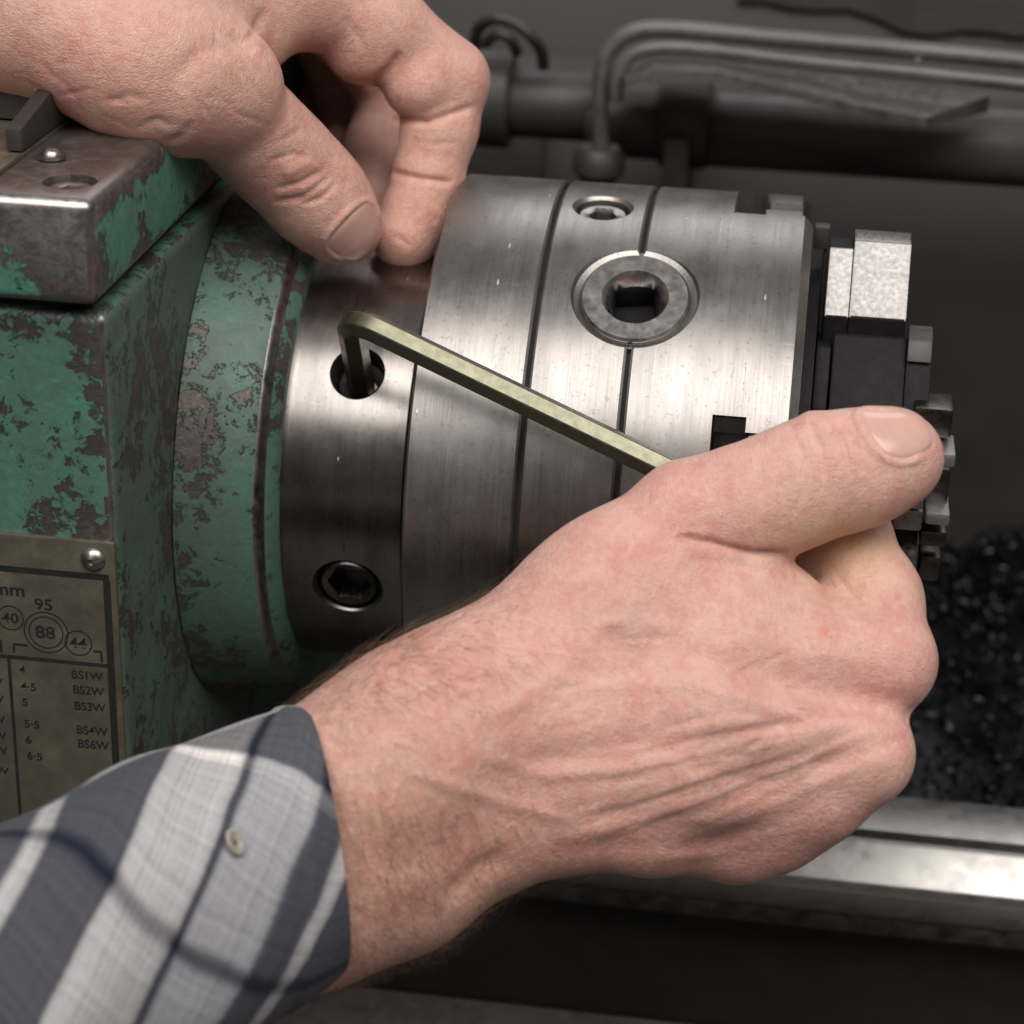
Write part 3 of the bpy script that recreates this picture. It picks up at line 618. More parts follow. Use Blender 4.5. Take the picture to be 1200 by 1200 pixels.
# ================================================================== HANDS
# Hands are grown as one smooth surface from bones with flesh radii (a distance field), then meshed.
# Bones are given as (x, y) on a 1200 grid seen from the camera axes, w = distance in metres, r = radius in mm.
def bp(px, py, w): return np.array([(px-600)/F_PX*w, -(py-600)/F_PX*w, -w])
class Flesh:
    def __init__(s, lo, hi, vox):
        s.vox = vox; s.lo = np.array(lo); n = np.ceil((np.array(hi)-s.lo)/vox).astype(int)+1
        s.d = np.full(n, 0.05, np.float32); s.ax = [s.lo[i]+vox*np.arange(n[i]) for i in range(3)]
    def region(s, lo, hi):
        sl = []
        for i in range(3):
            a = max(0, int((lo[i]-s.lo[i])/s.vox)); b = min(s.d.shape[i], int((hi[i]-s.lo[i])/s.vox)+2); sl.append(slice(a, max(a+1, b)))
        return tuple(sl)
    def chain(s, pts, k=0.004, into=None):
        D = s.d if into is None else into
        for (a, b) in zip(pts, pts[1:]) if len(pts) > 1 else [(pts[0], pts[0])]:
            A = bp(*a[:3]); B = bp(*b[:3]); ra, rb = a[3]/1000, b[3]/1000; m = max(ra, rb)+k+0.004
            sl = s.region(np.minimum(A, B)-m, np.maximum(A, B)+m)
            X = s.ax[0][sl[0]][:, None, None]; Y = s.ax[1][sl[1]][None, :, None]; Z = s.ax[2][sl[2]][None, None, :]
            v = B-A; l2 = max(v@v, 1e-12)
            t = np.clip(((X-A[0])*v[0]+(Y-A[1])*v[1]+(Z-A[2])*v[2])/l2, 0, 1)
            d = np.sqrt((X-A[0]-t*v[0])**2+(Y-A[1]-t*v[1])**2+(Z-A[2]-t*v[2])**2)-(ra+(rb-ra)*t)
            o = D[sl]; h = np.maximum(k-np.abs(o-d), 0)/k
            D[sl] = np.minimum(o, d)-h*h*k*0.25
    def layer(s): return np.full(s.d.shape, 0.05, np.float32)
    def join(s, other, k):
        h = np.maximum(k-np.abs(s.d-other), 0)/k; s.d = np.minimum(s.d, other)-h*h*k*0.25
    def sample(s, P):
        g = (P-s.lo)/s.vox; i = np.clip(g.astype(int), 0, np.array(s.d.shape)-2); f = g-i; r = 0
        for a in (0, 1):
            for b in (0, 1):
                for c in (0, 1):
                    wt = (f[:, 0] if a else 1-f[:, 0])*(f[:, 1] if b else 1-f[:, 1])*(f[:, 2] if c else 1-f[:, 2])
                    r = r+wt*s.d[i[:, 0]+a, i[:, 1]+b, i[:, 2]+c]
        return r
    def mesh(s):                                               # surface nets
        d = s.d; I = d < 0; n = np.array(d.shape)
        c = [I[a:n[0]-1+a, b:n[1]-1+b, e:n[2]-1+e] for a in (0, 1) for b in (0, 1) for e in (0, 1)]
        tot = sum(q.astype(np.int8) for q in c); act = (tot > 0) & (tot < 8); ids = np.full(act.shape, -1, np.int32)
        idx = np.argwhere(act); ids[act] = np.arange(len(idx)); acc = np.zeros((len(idx), 3)); cnt = np.zeros(len(idx))
        for ax in range(3):
            o1, o2 = [q for q in range(3) if q != ax]
            for a in (0, 1):
                for b in (0, 1):
                    p0 = idx.copy(); p0[:, o1] += a; p0[:, o2] += b; p1 = p0.copy(); p1[:, ax] += 1
                    v0 = d[tuple(p0.T)]; v1 = d[tuple(p1.T)]; m = (v0 < 0) != (v1 < 0)
                    t = np.where(m, v0/np.where(m, v0-v1, 1), 0); q = p0.astype(float); q[:, ax] += t
                    acc[m] += q[m]; cnt[m] += 1
        V = s.lo+s.vox*(acc/cnt[:, None]); Q = []
        for ax in range(3):
            o1, o2 = [q for q in range(3) if q != ax]
            sa = [slice(1, -1)]*3; sb = [slice(1, -1)]*3; sa[ax] = slice(0, n[ax]-1); sb[ax] = slice(1, n[ax])
            A = I[tuple(sa)]; B = I[tuple(sb)]; e = np.argwhere(A != B)
            inside = A[tuple(e.T)]; e = e.copy(); e[:, o1] += 1; e[:, o2] += 1
            def cell(da, db): q = e.copy(); q[:, o1] -= da; q[:, o2] -= db; return ids[tuple(q.T)]
            f = np.stack([cell(1, 1), cell(0, 1), cell(0, 0), cell(1, 0)], 1)
            flip = inside if ax != 1 else ~inside
            f[~flip] = f[~flip][:, ::-1]; Q.append(f)
        return V, np.concatenate(Q)
def to_world(V): return CAM+V[:, :1]*RT+V[:, 1:2]*UP-V[:, 2:3]*FW
def to_px(V): return np.stack([600+F_PX*V[:, 0]/-V[:, 2], 600-F_PX*V[:, 1]/-V[:, 2]], 1)
def seg_dist(P, line):
    best = np.full(len(P), 1e9); par = np.zeros(len(P)); n = len(line)-1
    for i in range(n):
        a = np.array(line[i], float); b = np.array(line[i+1], float); v = b-a
        t = np.clip(((P-a)@v)/(v@v), 0, 1); d = np.linalg.norm(P-a-t[:, None]*v, axis=1)
        m = d < best; best[m] = d[m]; par[m] = (i+t[m])/n
    return best, par
def normals(V, Q):
    a = V[Q[:, 2]]-V[Q[:, 0]]; b = V[Q[:, 3]]-V[Q[:, 1]]; fn = np.cross(a, b); N = np.zeros_like(V)
    for k in range(4): np.add.at(N, Q[:, k], fn)
    return N/np.maximum(np.linalg.norm(N, axis=1), 1e-12)[:, None]
def sculpt(V, Q, strokes, facing=0.15, nmin=None):
    """strokes: (polyline, height mm, half width px, fade at ends)"""
    N = normals(V, Q); P = to_px(V); view = -V/np.linalg.norm(V, axis=1)[:, None]
    fc = np.clip(((N*view).sum(1)-0.0)/facing, 0, 1); H = np.zeros(len(V))
    for line, h, wd, fade in strokes:
        d, t = seg_dist(P, line); g = np.exp(-(d/wd)**2)
        if fade: g *= np.clip(np.minimum(t, 1-t)/fade, 0, 1)**0.7
        H += h*0.001*g
    return V+N*(H*fc)[:, None]
def hand_mesh(name, V, Q, tint):
    Wd = to_world(V); me = bpy.data.meshes.new(name)
    me.vertices.add(len(Wd)); me.vertices.foreach_set('co', Wd.astype(np.float32).ravel())
    me.loops.add(Q.size); me.loops.foreach_set('vertex_index', Q.astype(np.int32).ravel())
    me.polygons.add(len(Q)); me.polygons.foreach_set('loop_start', np.arange(0, Q.size, 4, dtype=np.int32))
    me.update(calc_edges=True); me.validate()
    at = me.color_attributes.new('tint', 'FLOAT_COLOR', 'POINT'); c = np.ones((len(V), 4), np.float32); c[:, :3] = tint
    at.data.foreach_set('color', c.ravel()); return me
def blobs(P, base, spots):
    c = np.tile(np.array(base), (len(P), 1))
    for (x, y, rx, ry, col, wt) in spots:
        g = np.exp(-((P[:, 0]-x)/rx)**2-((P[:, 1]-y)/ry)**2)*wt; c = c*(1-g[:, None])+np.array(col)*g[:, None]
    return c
def skin_mat():
    s = NT('skin'); at = s.n('ShaderNodeVertexColor', layer_name='tint')
    mot = s.noise(s.co(), 130, 6, 0.65); mo2 = s.noise(s.co(), 480, 4, 0.6); po = s.n('ShaderNodeTexVoronoi', {'Vector': s.co(), 'Scale': 1500.0}, feature='DISTANCE_TO_EDGE')
    col = s.mix(s.math('MULTIPLY', s.ramp(mot.outputs[0], [(0.42, 0), (0.66, 1)]).outputs[0], 0.5), at.outputs[0], (0.56, 0.215, 0.175))
    col = s.mix(s.math('MULTIPLY', s.ramp(mo2.outputs[0], [(0.48, 0), (0.7, 1)]).outputs[0], 0.4), col, (0.74, 0.53, 0.45))
    # fine crossing skin lines, two directions, and pores
    l1 = s.noise(s.co((1, 1, 1), rot=(0.3, 0.5, 0.2)), 1, 5, 0.6, 1.2); m1 = l1.inputs[0].links[0].from_node; m1.inputs['Scale'].default_value = (900, 240, 420)
    l2 = s.noise(s.co((1, 1, 1), rot=(-0.4, -0.6, 0.7)), 1, 5, 0.6, 1.2); m2 = l2.inputs[0].links[0].from_node; m2.inputs['Scale'].default_value = (260, 800, 800)
    vn = s.noise(s.co(), 75, 3, 0.5); b = s.bump(vn.outputs[0], 0.35, 0.0030); b = s.bump(l1.outputs[0], 0.5, 0.0006, b); b = s.bump(l2.outputs[0], 0.5, 0.0006, b)
    b = s.bump(s.ramp(po.outputs['Distance'], [(0.0, 0.0), (0.16, 1.0)]).outputs[0], 0.45, 0.00025, b)
    m = s.out(col=col, rough=0.43, nrm=b, spec=0.5)
    s.b.inputs['Subsurface Weight'].default_value = 0.22; s.b.inputs['Subsurface Radius'].default_value = (1.0, 0.32, 0.18); s.b.inputs['Subsurface Scale'].default_value = 0.0022
    return m
M['skin'] = skin_mat()
s = NT('nail'); nn = s.noise(s.co(), 300, 4); M['nail'] = s.out(col=s.mix(nn.outputs[0], (0.55, 0.31, 0.265), (0.63, 0.40, 0.34)), rough=0.22, spec=0.55, nrm=s.bump(nn.outputs[0], 0.06, 0.0003))
s_ = NT('nail_edge'); M['nail_edge'] = s_.out(col=(0.70, 0.55, 0.46), rough=0.3)
s.b.inputs['Subsurface Weight'].default_value = 0.2; s.b.inputs['Subsurface Scale'].default_value = 0.0015
def nail(fl, base, tip, up, length, half_deg, back, name='thumb_nail'):
    """base,tip: bone points; up: direction the nail faces (camera axes); conforms to the flesh surface"""
    A = bp(*base); B = bp(*tip); ax = (B-A)/np.linalg.norm(B-A); up = np.array(up, float); up -= ax*(up@ax); up /= np.linalg.norm(up); sd = np.cross(ax, up)
    ns, nt = 30, 28; V = np.zeros((ns, nt, 3)); c0 = B-ax*back
    for i in range(ns):
        u_ = i/(ns-1)*2-1
        for j in range(nt):
            v_ = j/(nt-1)*2-1
            # square to superellipse
            uu = u_*math.sqrt(1-0.47*v_*v_); vv = v_*math.sqrt(1-0.47*u_*u_)
            th = math.radians(half_deg)*vv; O = c0+ax*uu*length/2; dr = math.cos(th)*up+math.sin(th)*sd
            ts = np.linspace(0.003, 0.02, 90); P = O+ts[:, None]*dr; d = fl.sample(P); k = np.argmax(d > 0)
            t = ts[k-1]+(ts[k]-ts[k-1])*(-d[k-1])/(d[k]-d[k-1]) if k > 0 else ts[0]
            rim = max(abs(u_), abs(v_)); h = 0.00045 if rim < 0.9 else 0.00045-(rim-0.9)/0.1*0.0012
            if u_ < -0.75: h -= (-0.75-u_)*0.0014
            V[i, j] = O+dr*(t+h)
    for _ in range(2):
        K = V.copy(); K[1:-1, 1:-1] = (V[:-2, 1:-1]+V[2:, 1:-1]+V[1:-1, :-2]+V[1:-1, 2:]+2*V[1:-1, 1:-1])/6; V = K
    Fc = [(i*nt+j, (i+1)*nt+j, (i+1)*nt+j+1, i*nt+j+1) for i in range(ns-1) for j in range(nt-1)]
    me = pyd(name, to_world(V.reshape(-1, 3)), Fc); bm = bmesh.new(); bm.from_mesh(me); bm.faces.ensure_lookup_table()
    fcs = bm.faces[:]; nrm = sum((f.normal for f in fcs), Vector()); upw = Vector(to_world(up[None])[0]-CAM)
    if nrm.dot(upw) < 0: bmesh.ops.reverse_faces(bm, faces=fcs)
    bm.to_mesh(me); bm.free(); me.materials.append(M['nail']); me.materials.append(M['nail_edge'])
    for k_, p_ in enumerate(me.polygons): p_.material_index = 1 if k_ >= (ns-3)*(nt-1) else 0
    E_ = [V[i, 0] for i in range(ns-6, -1, -1)]+[V[0, j] for j in range(1, nt)]+[V[i, -1] for i in range(1, ns-5)]
    return me, [tuple(q) for q in to_px(np.array(E_))[::3]]
def hairs(name, V, Q, weight, count, lmin, lmax, flow, thick, lift=0.45):
    N = normals(V, Q); pr = weight/weight.sum(); pick = RNG.choice(len(V), count, p=pr); VV = []; FF = []; n = 5
    for i in pick:
        o = V[i]; nn_ = N[i]; f = flow+RNG.normal(size=3)*0.35; f = f-nn_*(f@nn_); f /= np.linalg.norm(f)+1e-9
        Ln = RNG.uniform(lmin, lmax); bend = RNG.uniform(0.4, 1.2); sd = np.cross(nn_, f); curl = RNG.normal()*0.25; b = len(VV)
        for k in range(n):
            t = k/(n-1); p = o-nn_*0.0003+Ln*(t*f*(0.55+0.45*bend*t)+nn_*lift*(t-0.55*t*t)+sd*curl*t*t); r = thick*(1-0.8*t)
            for q in range(3):
                an = 2.094*q; VV.append(p+r*(math.cos(an)*sd+math.sin(an)*nn_))
        for k in range(n-1):
            for q in range(3): FF.append((b+k*3+q, b+k*3+(q+1) % 3, b+(k+1)*3+(q+1) % 3, b+(k+1)*3+q))
    return pyd(name, to_world(np.array(VV)), FF)
s = NT('arm_hair'); M['hair'] = s.out(col=(0.15, 0.092, 0.055), rough=0.45, spec=0.4)

VOX = 0.00060
# ---- right hand, closed on the key
rh = Flesh(bp(200, 1190, 0.50)*[1, 1, 1]+np.array([-0.012, -0.005, -0.065]), bp(1125, 450, 0.50)+np.array([0.008, 0.006, 0.058]), VOX)
K1 = 0.012
rh.chain([(230, 1060, .472, 17), (330, 1004, .480, 17.0), (415, 935, .482, 21.2), (500, 868, .488, 20.5), (580, 822, .493, 19)], K1)
rh.chain([(230, 1110, .470, 19), (380, 1043, .480, 18), (470, 1013, .488, 15.5), (545, 968, .492, 15)], K1)
rh.chain([(478, 1032, .484, 14.5)], 0.006)
rh.chain([(580, 826, .495, 19), (650, 850, .496, 19)], K1); rh.chain([(545, 955, .495, 16), (660, 945, .496, 15)], K1)
rh.chain([(620, 815, .498, 16), (830, 768, .497, 13.5), (1032, 774, .503, 12.3)], 0.008)
rh.chain([(620, 850, .495, 16), (830, 832, .491, 13.0), (1006, 882, .497, 12)], 0.007)
rh.chain([(615, 895, .495, 15), (800, 902, .493, 12.3), (950, 924, .500, 11.5)], 0.007)
rh.chain([(620, 930, .499, 15), (760, 957, .501, 12.3), (862, 970, .508, 11)], 0.007)
rh.chain([(950, 926, .502, 11.2), (905, 955, .506, 11.2), (862, 969, .508, 11)], 0.008)
rh.chain([(680, 850, .518, 17), (930, 830, .518, 15)], K1); rh.chain([(680, 920, .518, 15), (880, 915, .520, 14)], K1)
rh.chain([(640, 778, .503, 17), (686, 732, .503, 17), (727, 691, .503, 15.6), (813, 614, .505, 14.2)], K1)
rh.chain([(720, 765, .506, 17), (862, 714, .506, 13), (910, 722, .508, 11)], 0.010)
fing = rh.layer()
rh.chain([(1032, 774, .503, 12.2), (1021, 702, .514, 10.9), (990, 630, .523, 10.6)], 0.006, fing)
rh.chain([(990, 630, .523, 10.5), (935, 690, .530, 9.6), (890, 725, .524, 8.6)], 0.004, fing)
rh.chain([(1006, 882, .497, 12), (985, 795, .533, 10.6), (925, 785, .539, 9.6), (880, 795, .530, 8.8)], 0.004, fing)
rh.chain([(950, 924, .500, 11.5), (945, 862, .536, 10), (885, 852, .541, 9), (850, 862, .532, 8.4)], 0.004, fing)
rh.chain([(862, 970, .508, 11), (870, 928, .537, 9), (825, 914, .541, 8), (800, 918, .534, 7.6)], 0.004, fing)
rh.join(fing, 0.0035)
th = rh.layer()
rh.chain([(808, 612, .505, 14.4), (885, 590, .503, 12.7), (962, 558, .503, 12.6)], 0.008, th)
rh.chain([(955, 560, .503, 12.6), (1018, 546, .503, 11.4), (1052, 536, .504, 10.4)], 0.008, th)
rh.join(th, 0.0035)
V, Q = rh.mesh()
RS = [([(620, 945), (740, 930), (860, 895), (960, 862), (1050, 836)], 0.65, 13, 0.3), ([(700, 955), (800, 932), (920, 892), (1040, 852)], -0.35, 12, 0.3),
      ([(740, 1000), (830, 972), (920, 935), (1000, 893), (1052, 862)], 0.65, 13, 0.3), ([(780, 968), (880, 935), (960, 900), (1050, 855)], -0.4, 9, 0.3),
      ([(640, 985), (740, 965), (830, 930)], 0.6, 10, 0.35), ([(640, 1000), (760, 990), (850, 985)], -0.4, 12, 0.3), ([(760, 1008), (840, 998), (920, 972)], 0.4, 8, 0.3),
      ([(780, 760), (880, 785), (960, 812), (1040, 832), (1075, 838)], -1.9, 17, 0.2), ([(700, 728), (735, 735), (765, 752)], 0.9, 12, 0.3),
      ([(560, 850), (640, 800), (705, 735)], 0.5, 12, 0.25), ([(820, 800), (900, 830), (985, 850)], 0.6, 10, 0.3), ([(830, 720), (920, 760), (1000, 775)], 0.35, 12, 0.3),
      ([(945, 905), (1010, 885), (1068, 860)], -1.0, 11, 0.15),
      ([(790, 628), (830, 636), (880, 649), (925, 650)], -1.6, 5, 0.15), ([(800, 652), (860, 664), (900, 672)], -0.3, 4, 0.3),
      ([(925, 498), (940, 530), (942, 570), (932, 605)], -0.45, 3.2, 0.2), ([(948, 492), (962, 525), (966, 565)], -0.5, 3.2, 0.2), ([(975, 492), (990, 522), (997, 562)], -0.6, 3.2, 0.2), ([(986, 494), (1004, 524), (1010, 556)], -0.4, 3, 0.2),
      ([(950, 490), (970, 500)], 1.0, 14, 0), ([(600, 1000), (560, 1020), (520, 1055)], -1.2, 14, 0.2), ([(1000, 660), (1030, 690), (1050, 720)], -0.4, 4, 0.3), ([(975, 665), (1000, 700), (1030, 730)], -0.4, 4, 0.3), ([(905, 560), (918, 575), (925, 600)], -0.3, 3.2, 0.3), ([(870, 700), (900, 735), (960, 770)], -0.4, 5, 0.3), ([(885, 690), (920, 720), (985, 752)], -0.3, 4, 0.3), ([(960, 680), (985, 720), (1010, 745)], -0.3, 4, 0.3),
      ([(470, 1040), (500, 1030)], 0.8, 22, 0), ([(430, 830), (520, 790), (600, 760)], -0.6, 16, 0.3), ([(560, 905), (700, 880), (800, 850)], -0.5, 14, 0.3)]
for k in range(24):                                           # fine pleats fanning out to the middle knuckles
    x0 = RNG.uniform(640, 880); x1 = min(1062, x0+RNG.uniform(90, 330)); f0 = lambda x, o: 930-(x-740)*0.30+o*(1-(x-740)/420)
    o_ = RNG.uniform(-70, 75); RS.append(([(x0, f0(x0, o_)), (x0*.66+x1*.34, f0(x0*.66+x1*.34, o_)+RNG.normal()*4), (x0*.33+x1*.67, f0(x0*.33+x1*.67, o_)+RNG.normal()*3), (x1, f0(x1, o_))], RNG.choice([-0.22, -0.15, 0.18, 0.25]), RNG.uniform(3.6, 6), 0.4))
RS += [([(540, 880), (640, 908), (740, 900), (850, 868)], 0.6, 9, 0.25), ([(590, 770), (690, 805), (800, 800), (880, 775)], 0.45, 9, 0.25), ([(470, 900), (590, 940), (690, 965)], 0.6, 9, 0.25), ([(690, 735), (740, 722), (800, 740)], 0.5, 8, 0.25)]
for k in range(60):                                           # small crossing wrinkles over the back of the hand
    x = RNG.uniform(620, 980); y = RNG.uniform(700, 980); an = RNG.normal(-0.25, 0.25); l_ = RNG.uniform(25, 70)
    RS.append(([(x, y), (x+l_*math.cos(an)*0.5, y+l_*math.sin(an)*0.5+RNG.normal()*3), (x+l_*math.cos(an), y+l_*math.sin(an))], RNG.uniform(-0.32, 0.15), 3.6, 0.4))
nail_me, ol = nail(rh, (962, 558, .503), (1052, 536, .504), (-0.10, 0.66, 0.72), 0.0176, 50, 0.0002)
RS.append((ol, 0.75, 4.5, 0.08)); V = sculpt(V, Q, RS)
P = to_px(V)
base = (0.69, 0.405, 0.342)
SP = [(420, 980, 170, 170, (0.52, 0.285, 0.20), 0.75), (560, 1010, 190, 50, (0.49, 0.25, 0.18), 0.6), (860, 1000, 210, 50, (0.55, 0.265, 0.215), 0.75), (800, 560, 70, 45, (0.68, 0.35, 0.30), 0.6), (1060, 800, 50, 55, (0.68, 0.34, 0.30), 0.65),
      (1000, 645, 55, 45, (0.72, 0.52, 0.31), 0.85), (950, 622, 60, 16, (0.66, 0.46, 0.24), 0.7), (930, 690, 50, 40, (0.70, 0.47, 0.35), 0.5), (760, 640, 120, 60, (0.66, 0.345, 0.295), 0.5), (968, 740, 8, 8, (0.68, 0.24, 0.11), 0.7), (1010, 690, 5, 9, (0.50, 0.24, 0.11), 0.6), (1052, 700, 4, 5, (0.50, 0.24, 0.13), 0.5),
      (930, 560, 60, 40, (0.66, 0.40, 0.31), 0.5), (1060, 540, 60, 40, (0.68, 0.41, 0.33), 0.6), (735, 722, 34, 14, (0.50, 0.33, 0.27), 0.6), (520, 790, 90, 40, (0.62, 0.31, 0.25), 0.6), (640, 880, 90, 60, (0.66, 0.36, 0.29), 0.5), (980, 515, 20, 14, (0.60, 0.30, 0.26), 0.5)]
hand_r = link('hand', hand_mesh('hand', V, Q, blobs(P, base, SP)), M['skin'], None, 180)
tag(hand_r, 'bare right hand with plaid cuff gripping the long arm of the hex key', 'hand')
link('thumb_nail', nail_me, M['nail'], hand_r, 180)
wt = np.clip(1.15-np.abs(P[:, 0]-430)/190, 0.0, 1)*(P[:, 0] > 330)*(0.25+0.75*((P[:, 1] > 930+(P[:, 0]-400)*0.1) | (P[:, 1] < 850-(P[:, 0]-400)*0.3)))+0.035*(P[:, 0] > 560)*(P[:, 1] > 760)*(P[:, 0] < 960)
link('arm_hair', hairs('arm_hair', V, Q, wt, 4600, 0.004, 0.012, np.array([0.55, -0.75, 0.1]), 0.000034), M['hair'], hand_r, 180, 'stuff')

# ---- left hand, thumb and forefinger pinched over the spindle nose
lh = Flesh(bp(-330, 330, 0.60)+np.array([-0.02, -0.004, -0.098]), bp(585, -190, 0.60)+np.array([0.004, 0.030, 0.118]), VOX)
lh.chain([(-340, -190, .522, 25), (-140, -90, .530, 26), (20, 0, .538, 20.5), (150, 64, .536, 17.2), (205, 92, .541, 15.9), (255, 114, .552, 14.6)], 0.012)
lh.chain([(-340, -260, .540, 24), (-140, -220, .545, 24), (0, -130, .552, 19), (200, -62, .560, 15), (345, -14, .578, 13.5)], 0.012)
lh.chain([(-140, -200, .565, 24), (0, -150, .572, 19), (200, -80, .580, 16), (330, -40, .600, 13)], 0.012)
lh.chain([(-140, -160, .590, 20), (0, -130, .600, 17), (200, -90, .610, 15), (300, -60, .622, 12)], 0.012)
lh.chain([(0, -90, .612, 15), (180, -90, .628, 12), (250, -80, .637, 11)], 0.012)
lh.chain([(60, 0, .548, 17), (200, 12, .557, 15), (288, 40, .572, 11.5)], 0.012)
lh.chain([(264, 98, .547, 13.3)], 0.008)
fi = lh.layer()
lh.chain([(345, -14, .578, 13.5), (440, 30, .590, 12.4), (524, 92, .600, 11.3)], 0.006, fi)
lh.chain([(425, 52, .589, 10.8)], 0.003, fi); lh.chain([(492, 96, .594, 10.4)], 0.0025, fi)
lh.chain([(524, 97, .600, 11.1), (515, 150, .601, 10.3), (502, 206, .602, 9.8)], 0.003, fi)
lh.chain([(502, 208, .602, 9.8), (488, 252, .602, 9.7), (474, 279, .600, 8.9)], 0.0015, fi)
lh.join(fi, 0.006)
fj = lh.layer()
lh.chain([(330, -40, .600, 13), (430, 60, .642, 11), (458, 112, .652, 10), (440, 180, .648, 9.5), (425, 240, .630, 9)], 0.004, fj)
lh.join(fj, 0.004); fj = lh.layer()
lh.chain([(300, -60, .622, 12), (395, 60, .665, 10.5), (410, 140, .670, 9.5), (400, 210, .655, 9)], 0.004, fj)
lh.chain([(250, -80, .637, 11), (345, 40, .680, 9), (360, 110, .684, 8), (355, 165, .672, 7.5)], 0.004, fj)
lh.join(fj, 0.004)
tj = lh.layer()
lh.chain([(255, 114, .552, 14.4), (302, 160, .564, 12.2), (347, 204, .575, 12.1)], 0.008, tj)
lh.chain([(340, 198, .573, 12.1), (378, 238, .580, 11.4), (402, 265, .585, 10.4)], 0.008, tj)
lh.join(tj, 0.0025)
V, Q = lh.mesh()
LS = [([(200, 100), (235, 60), (290, 50)], -0.8, 12, 0.3), ([(270, 35), (290, 55), (300, 60)], -0.9, 6, 0.3), ([(240, 20), (270, 40), (297, 52)], -0.5, 5, 0.3), ([(290, 52), (302, 30), (310, 10)], -0.8, 6, 0.3),
      ([(315, 190), (345, 180), (375, 190)], -0.4, 3.5, 0.2), ([(320, 222), (350, 215), (385, 196)], -0.5, 3.5, 0.2), ([(318, 238), (352, 232), (390, 205)], -0.6, 4, 0.2), ([(352, 240), (378, 232), (396, 212)], -0.5, 3.5, 0.2), ([(330, 165), (352, 152)], -0.3, 3.5, 0.2),
      ([(350, 228), (380, 214)], 0.6, 8, 0.2), ([(330, 205), (370, 186)], 0.6, 8, 0.2),
      ([(398, 100), (435, 99), (460, 78), (470, 60)], -1.2, 5, 0.2), ([(460, 140), (500, 144), (558, 124)], -1.3, 4.5, 0.15), ([(456, 201), (490, 209), (530, 214)], -1.3, 4, 0.15), ([(505, 170), (540, 166)], -0.3, 4, 0.3),
      ([(455, 270), (475, 284), (482, 292)], -0.35, 3.5, 0.3), ([(500, 250), (512, 262)], -0.3, 4, 0.3), ([(160, 150), (185, 140), (205, 150)], -0.5, 5, 0.3), ([(120, 120), (150, 112), (175, 118)], -0.4, 6, 0.3), ([(190, 168), (215, 160), (225, 140)], -0.5, 5, 0.3),
      ([(405, 20), (430, 60)], -0.3, 4, 0.3), ([(445, 10), (470, 50)], -0.3, 4, 0.3)]
for k in range(34):
    x = RNG.uniform(20, 320); y = RNG.uniform(0, 140); an = RNG.normal(0.5, 0.5); l_ = RNG.uniform(15, 50)
    LS.append(([(x, y), (x+l_*math.cos(an), y+l_*math.sin(an))], RNG.uniform(-0.3, 0.1), 3.6, 0.4))
nail_me, ol = nail(lh, (347, 204, .575), (402, 265, .585), (0.12, 0.02, 0.99), 0.0163, 50, -0.0010)
LS.append((ol, 0.75, 4.0, 0.08)); V = sculpt(V, Q, LS); P = to_px(V)
SP = [(262, 100, 60, 50, (0.70, 0.43, 0.33), 0.6), (110, 80, 110, 60, (0.66, 0.35, 0.29), 0.5), (350, 215, 40, 30, (0.66, 0.33, 0.28), 0.5), (500, 250, 50, 60, (0.64, 0.34, 0.25), 0.7), (515, 170, 40, 30, (0.66, 0.39, 0.29), 0.6), (420, 60, 90, 60, (0.64, 0.35, 0.28), 0.5), (540, 60, 50, 50, (0.66, 0.36, 0.30), 0.5), (507, 262, 6, 5, (0.6, 0.12, 0.10), 0.5)]
hand_l = link('hand', hand_mesh('hand', V, Q, blobs(P, (0.69, 0.405, 0.335), SP)), M['skin'], None, 180)
tag(hand_l, 'bare left hand resting over the cover with thumb and forefinger pinched together', 'hand')
link('thumb_nail', nail_me, M['nail'], hand_l, 180)
print('left hand inside cover:', int(((to_world(V)[:, 0] < XH) & (to_world(V)[:, 2] < 0.1055) & (to_world(V)[:, 1] > YH-0.0045)).sum()), 'inside chuck:', int(((to_world(V)[:, 0] > 0) & (np.hypot(to_world(V)[:, 1], to_world(V)[:, 2]) < R)).sum()), 'nose', int(((to_world(V)[:, 0] < 0) & (to_world(V)[:, 0] > -0.0375) & (np.hypot(to_world(V)[:, 1], to_world(V)[:, 2]) < RA)).sum()))

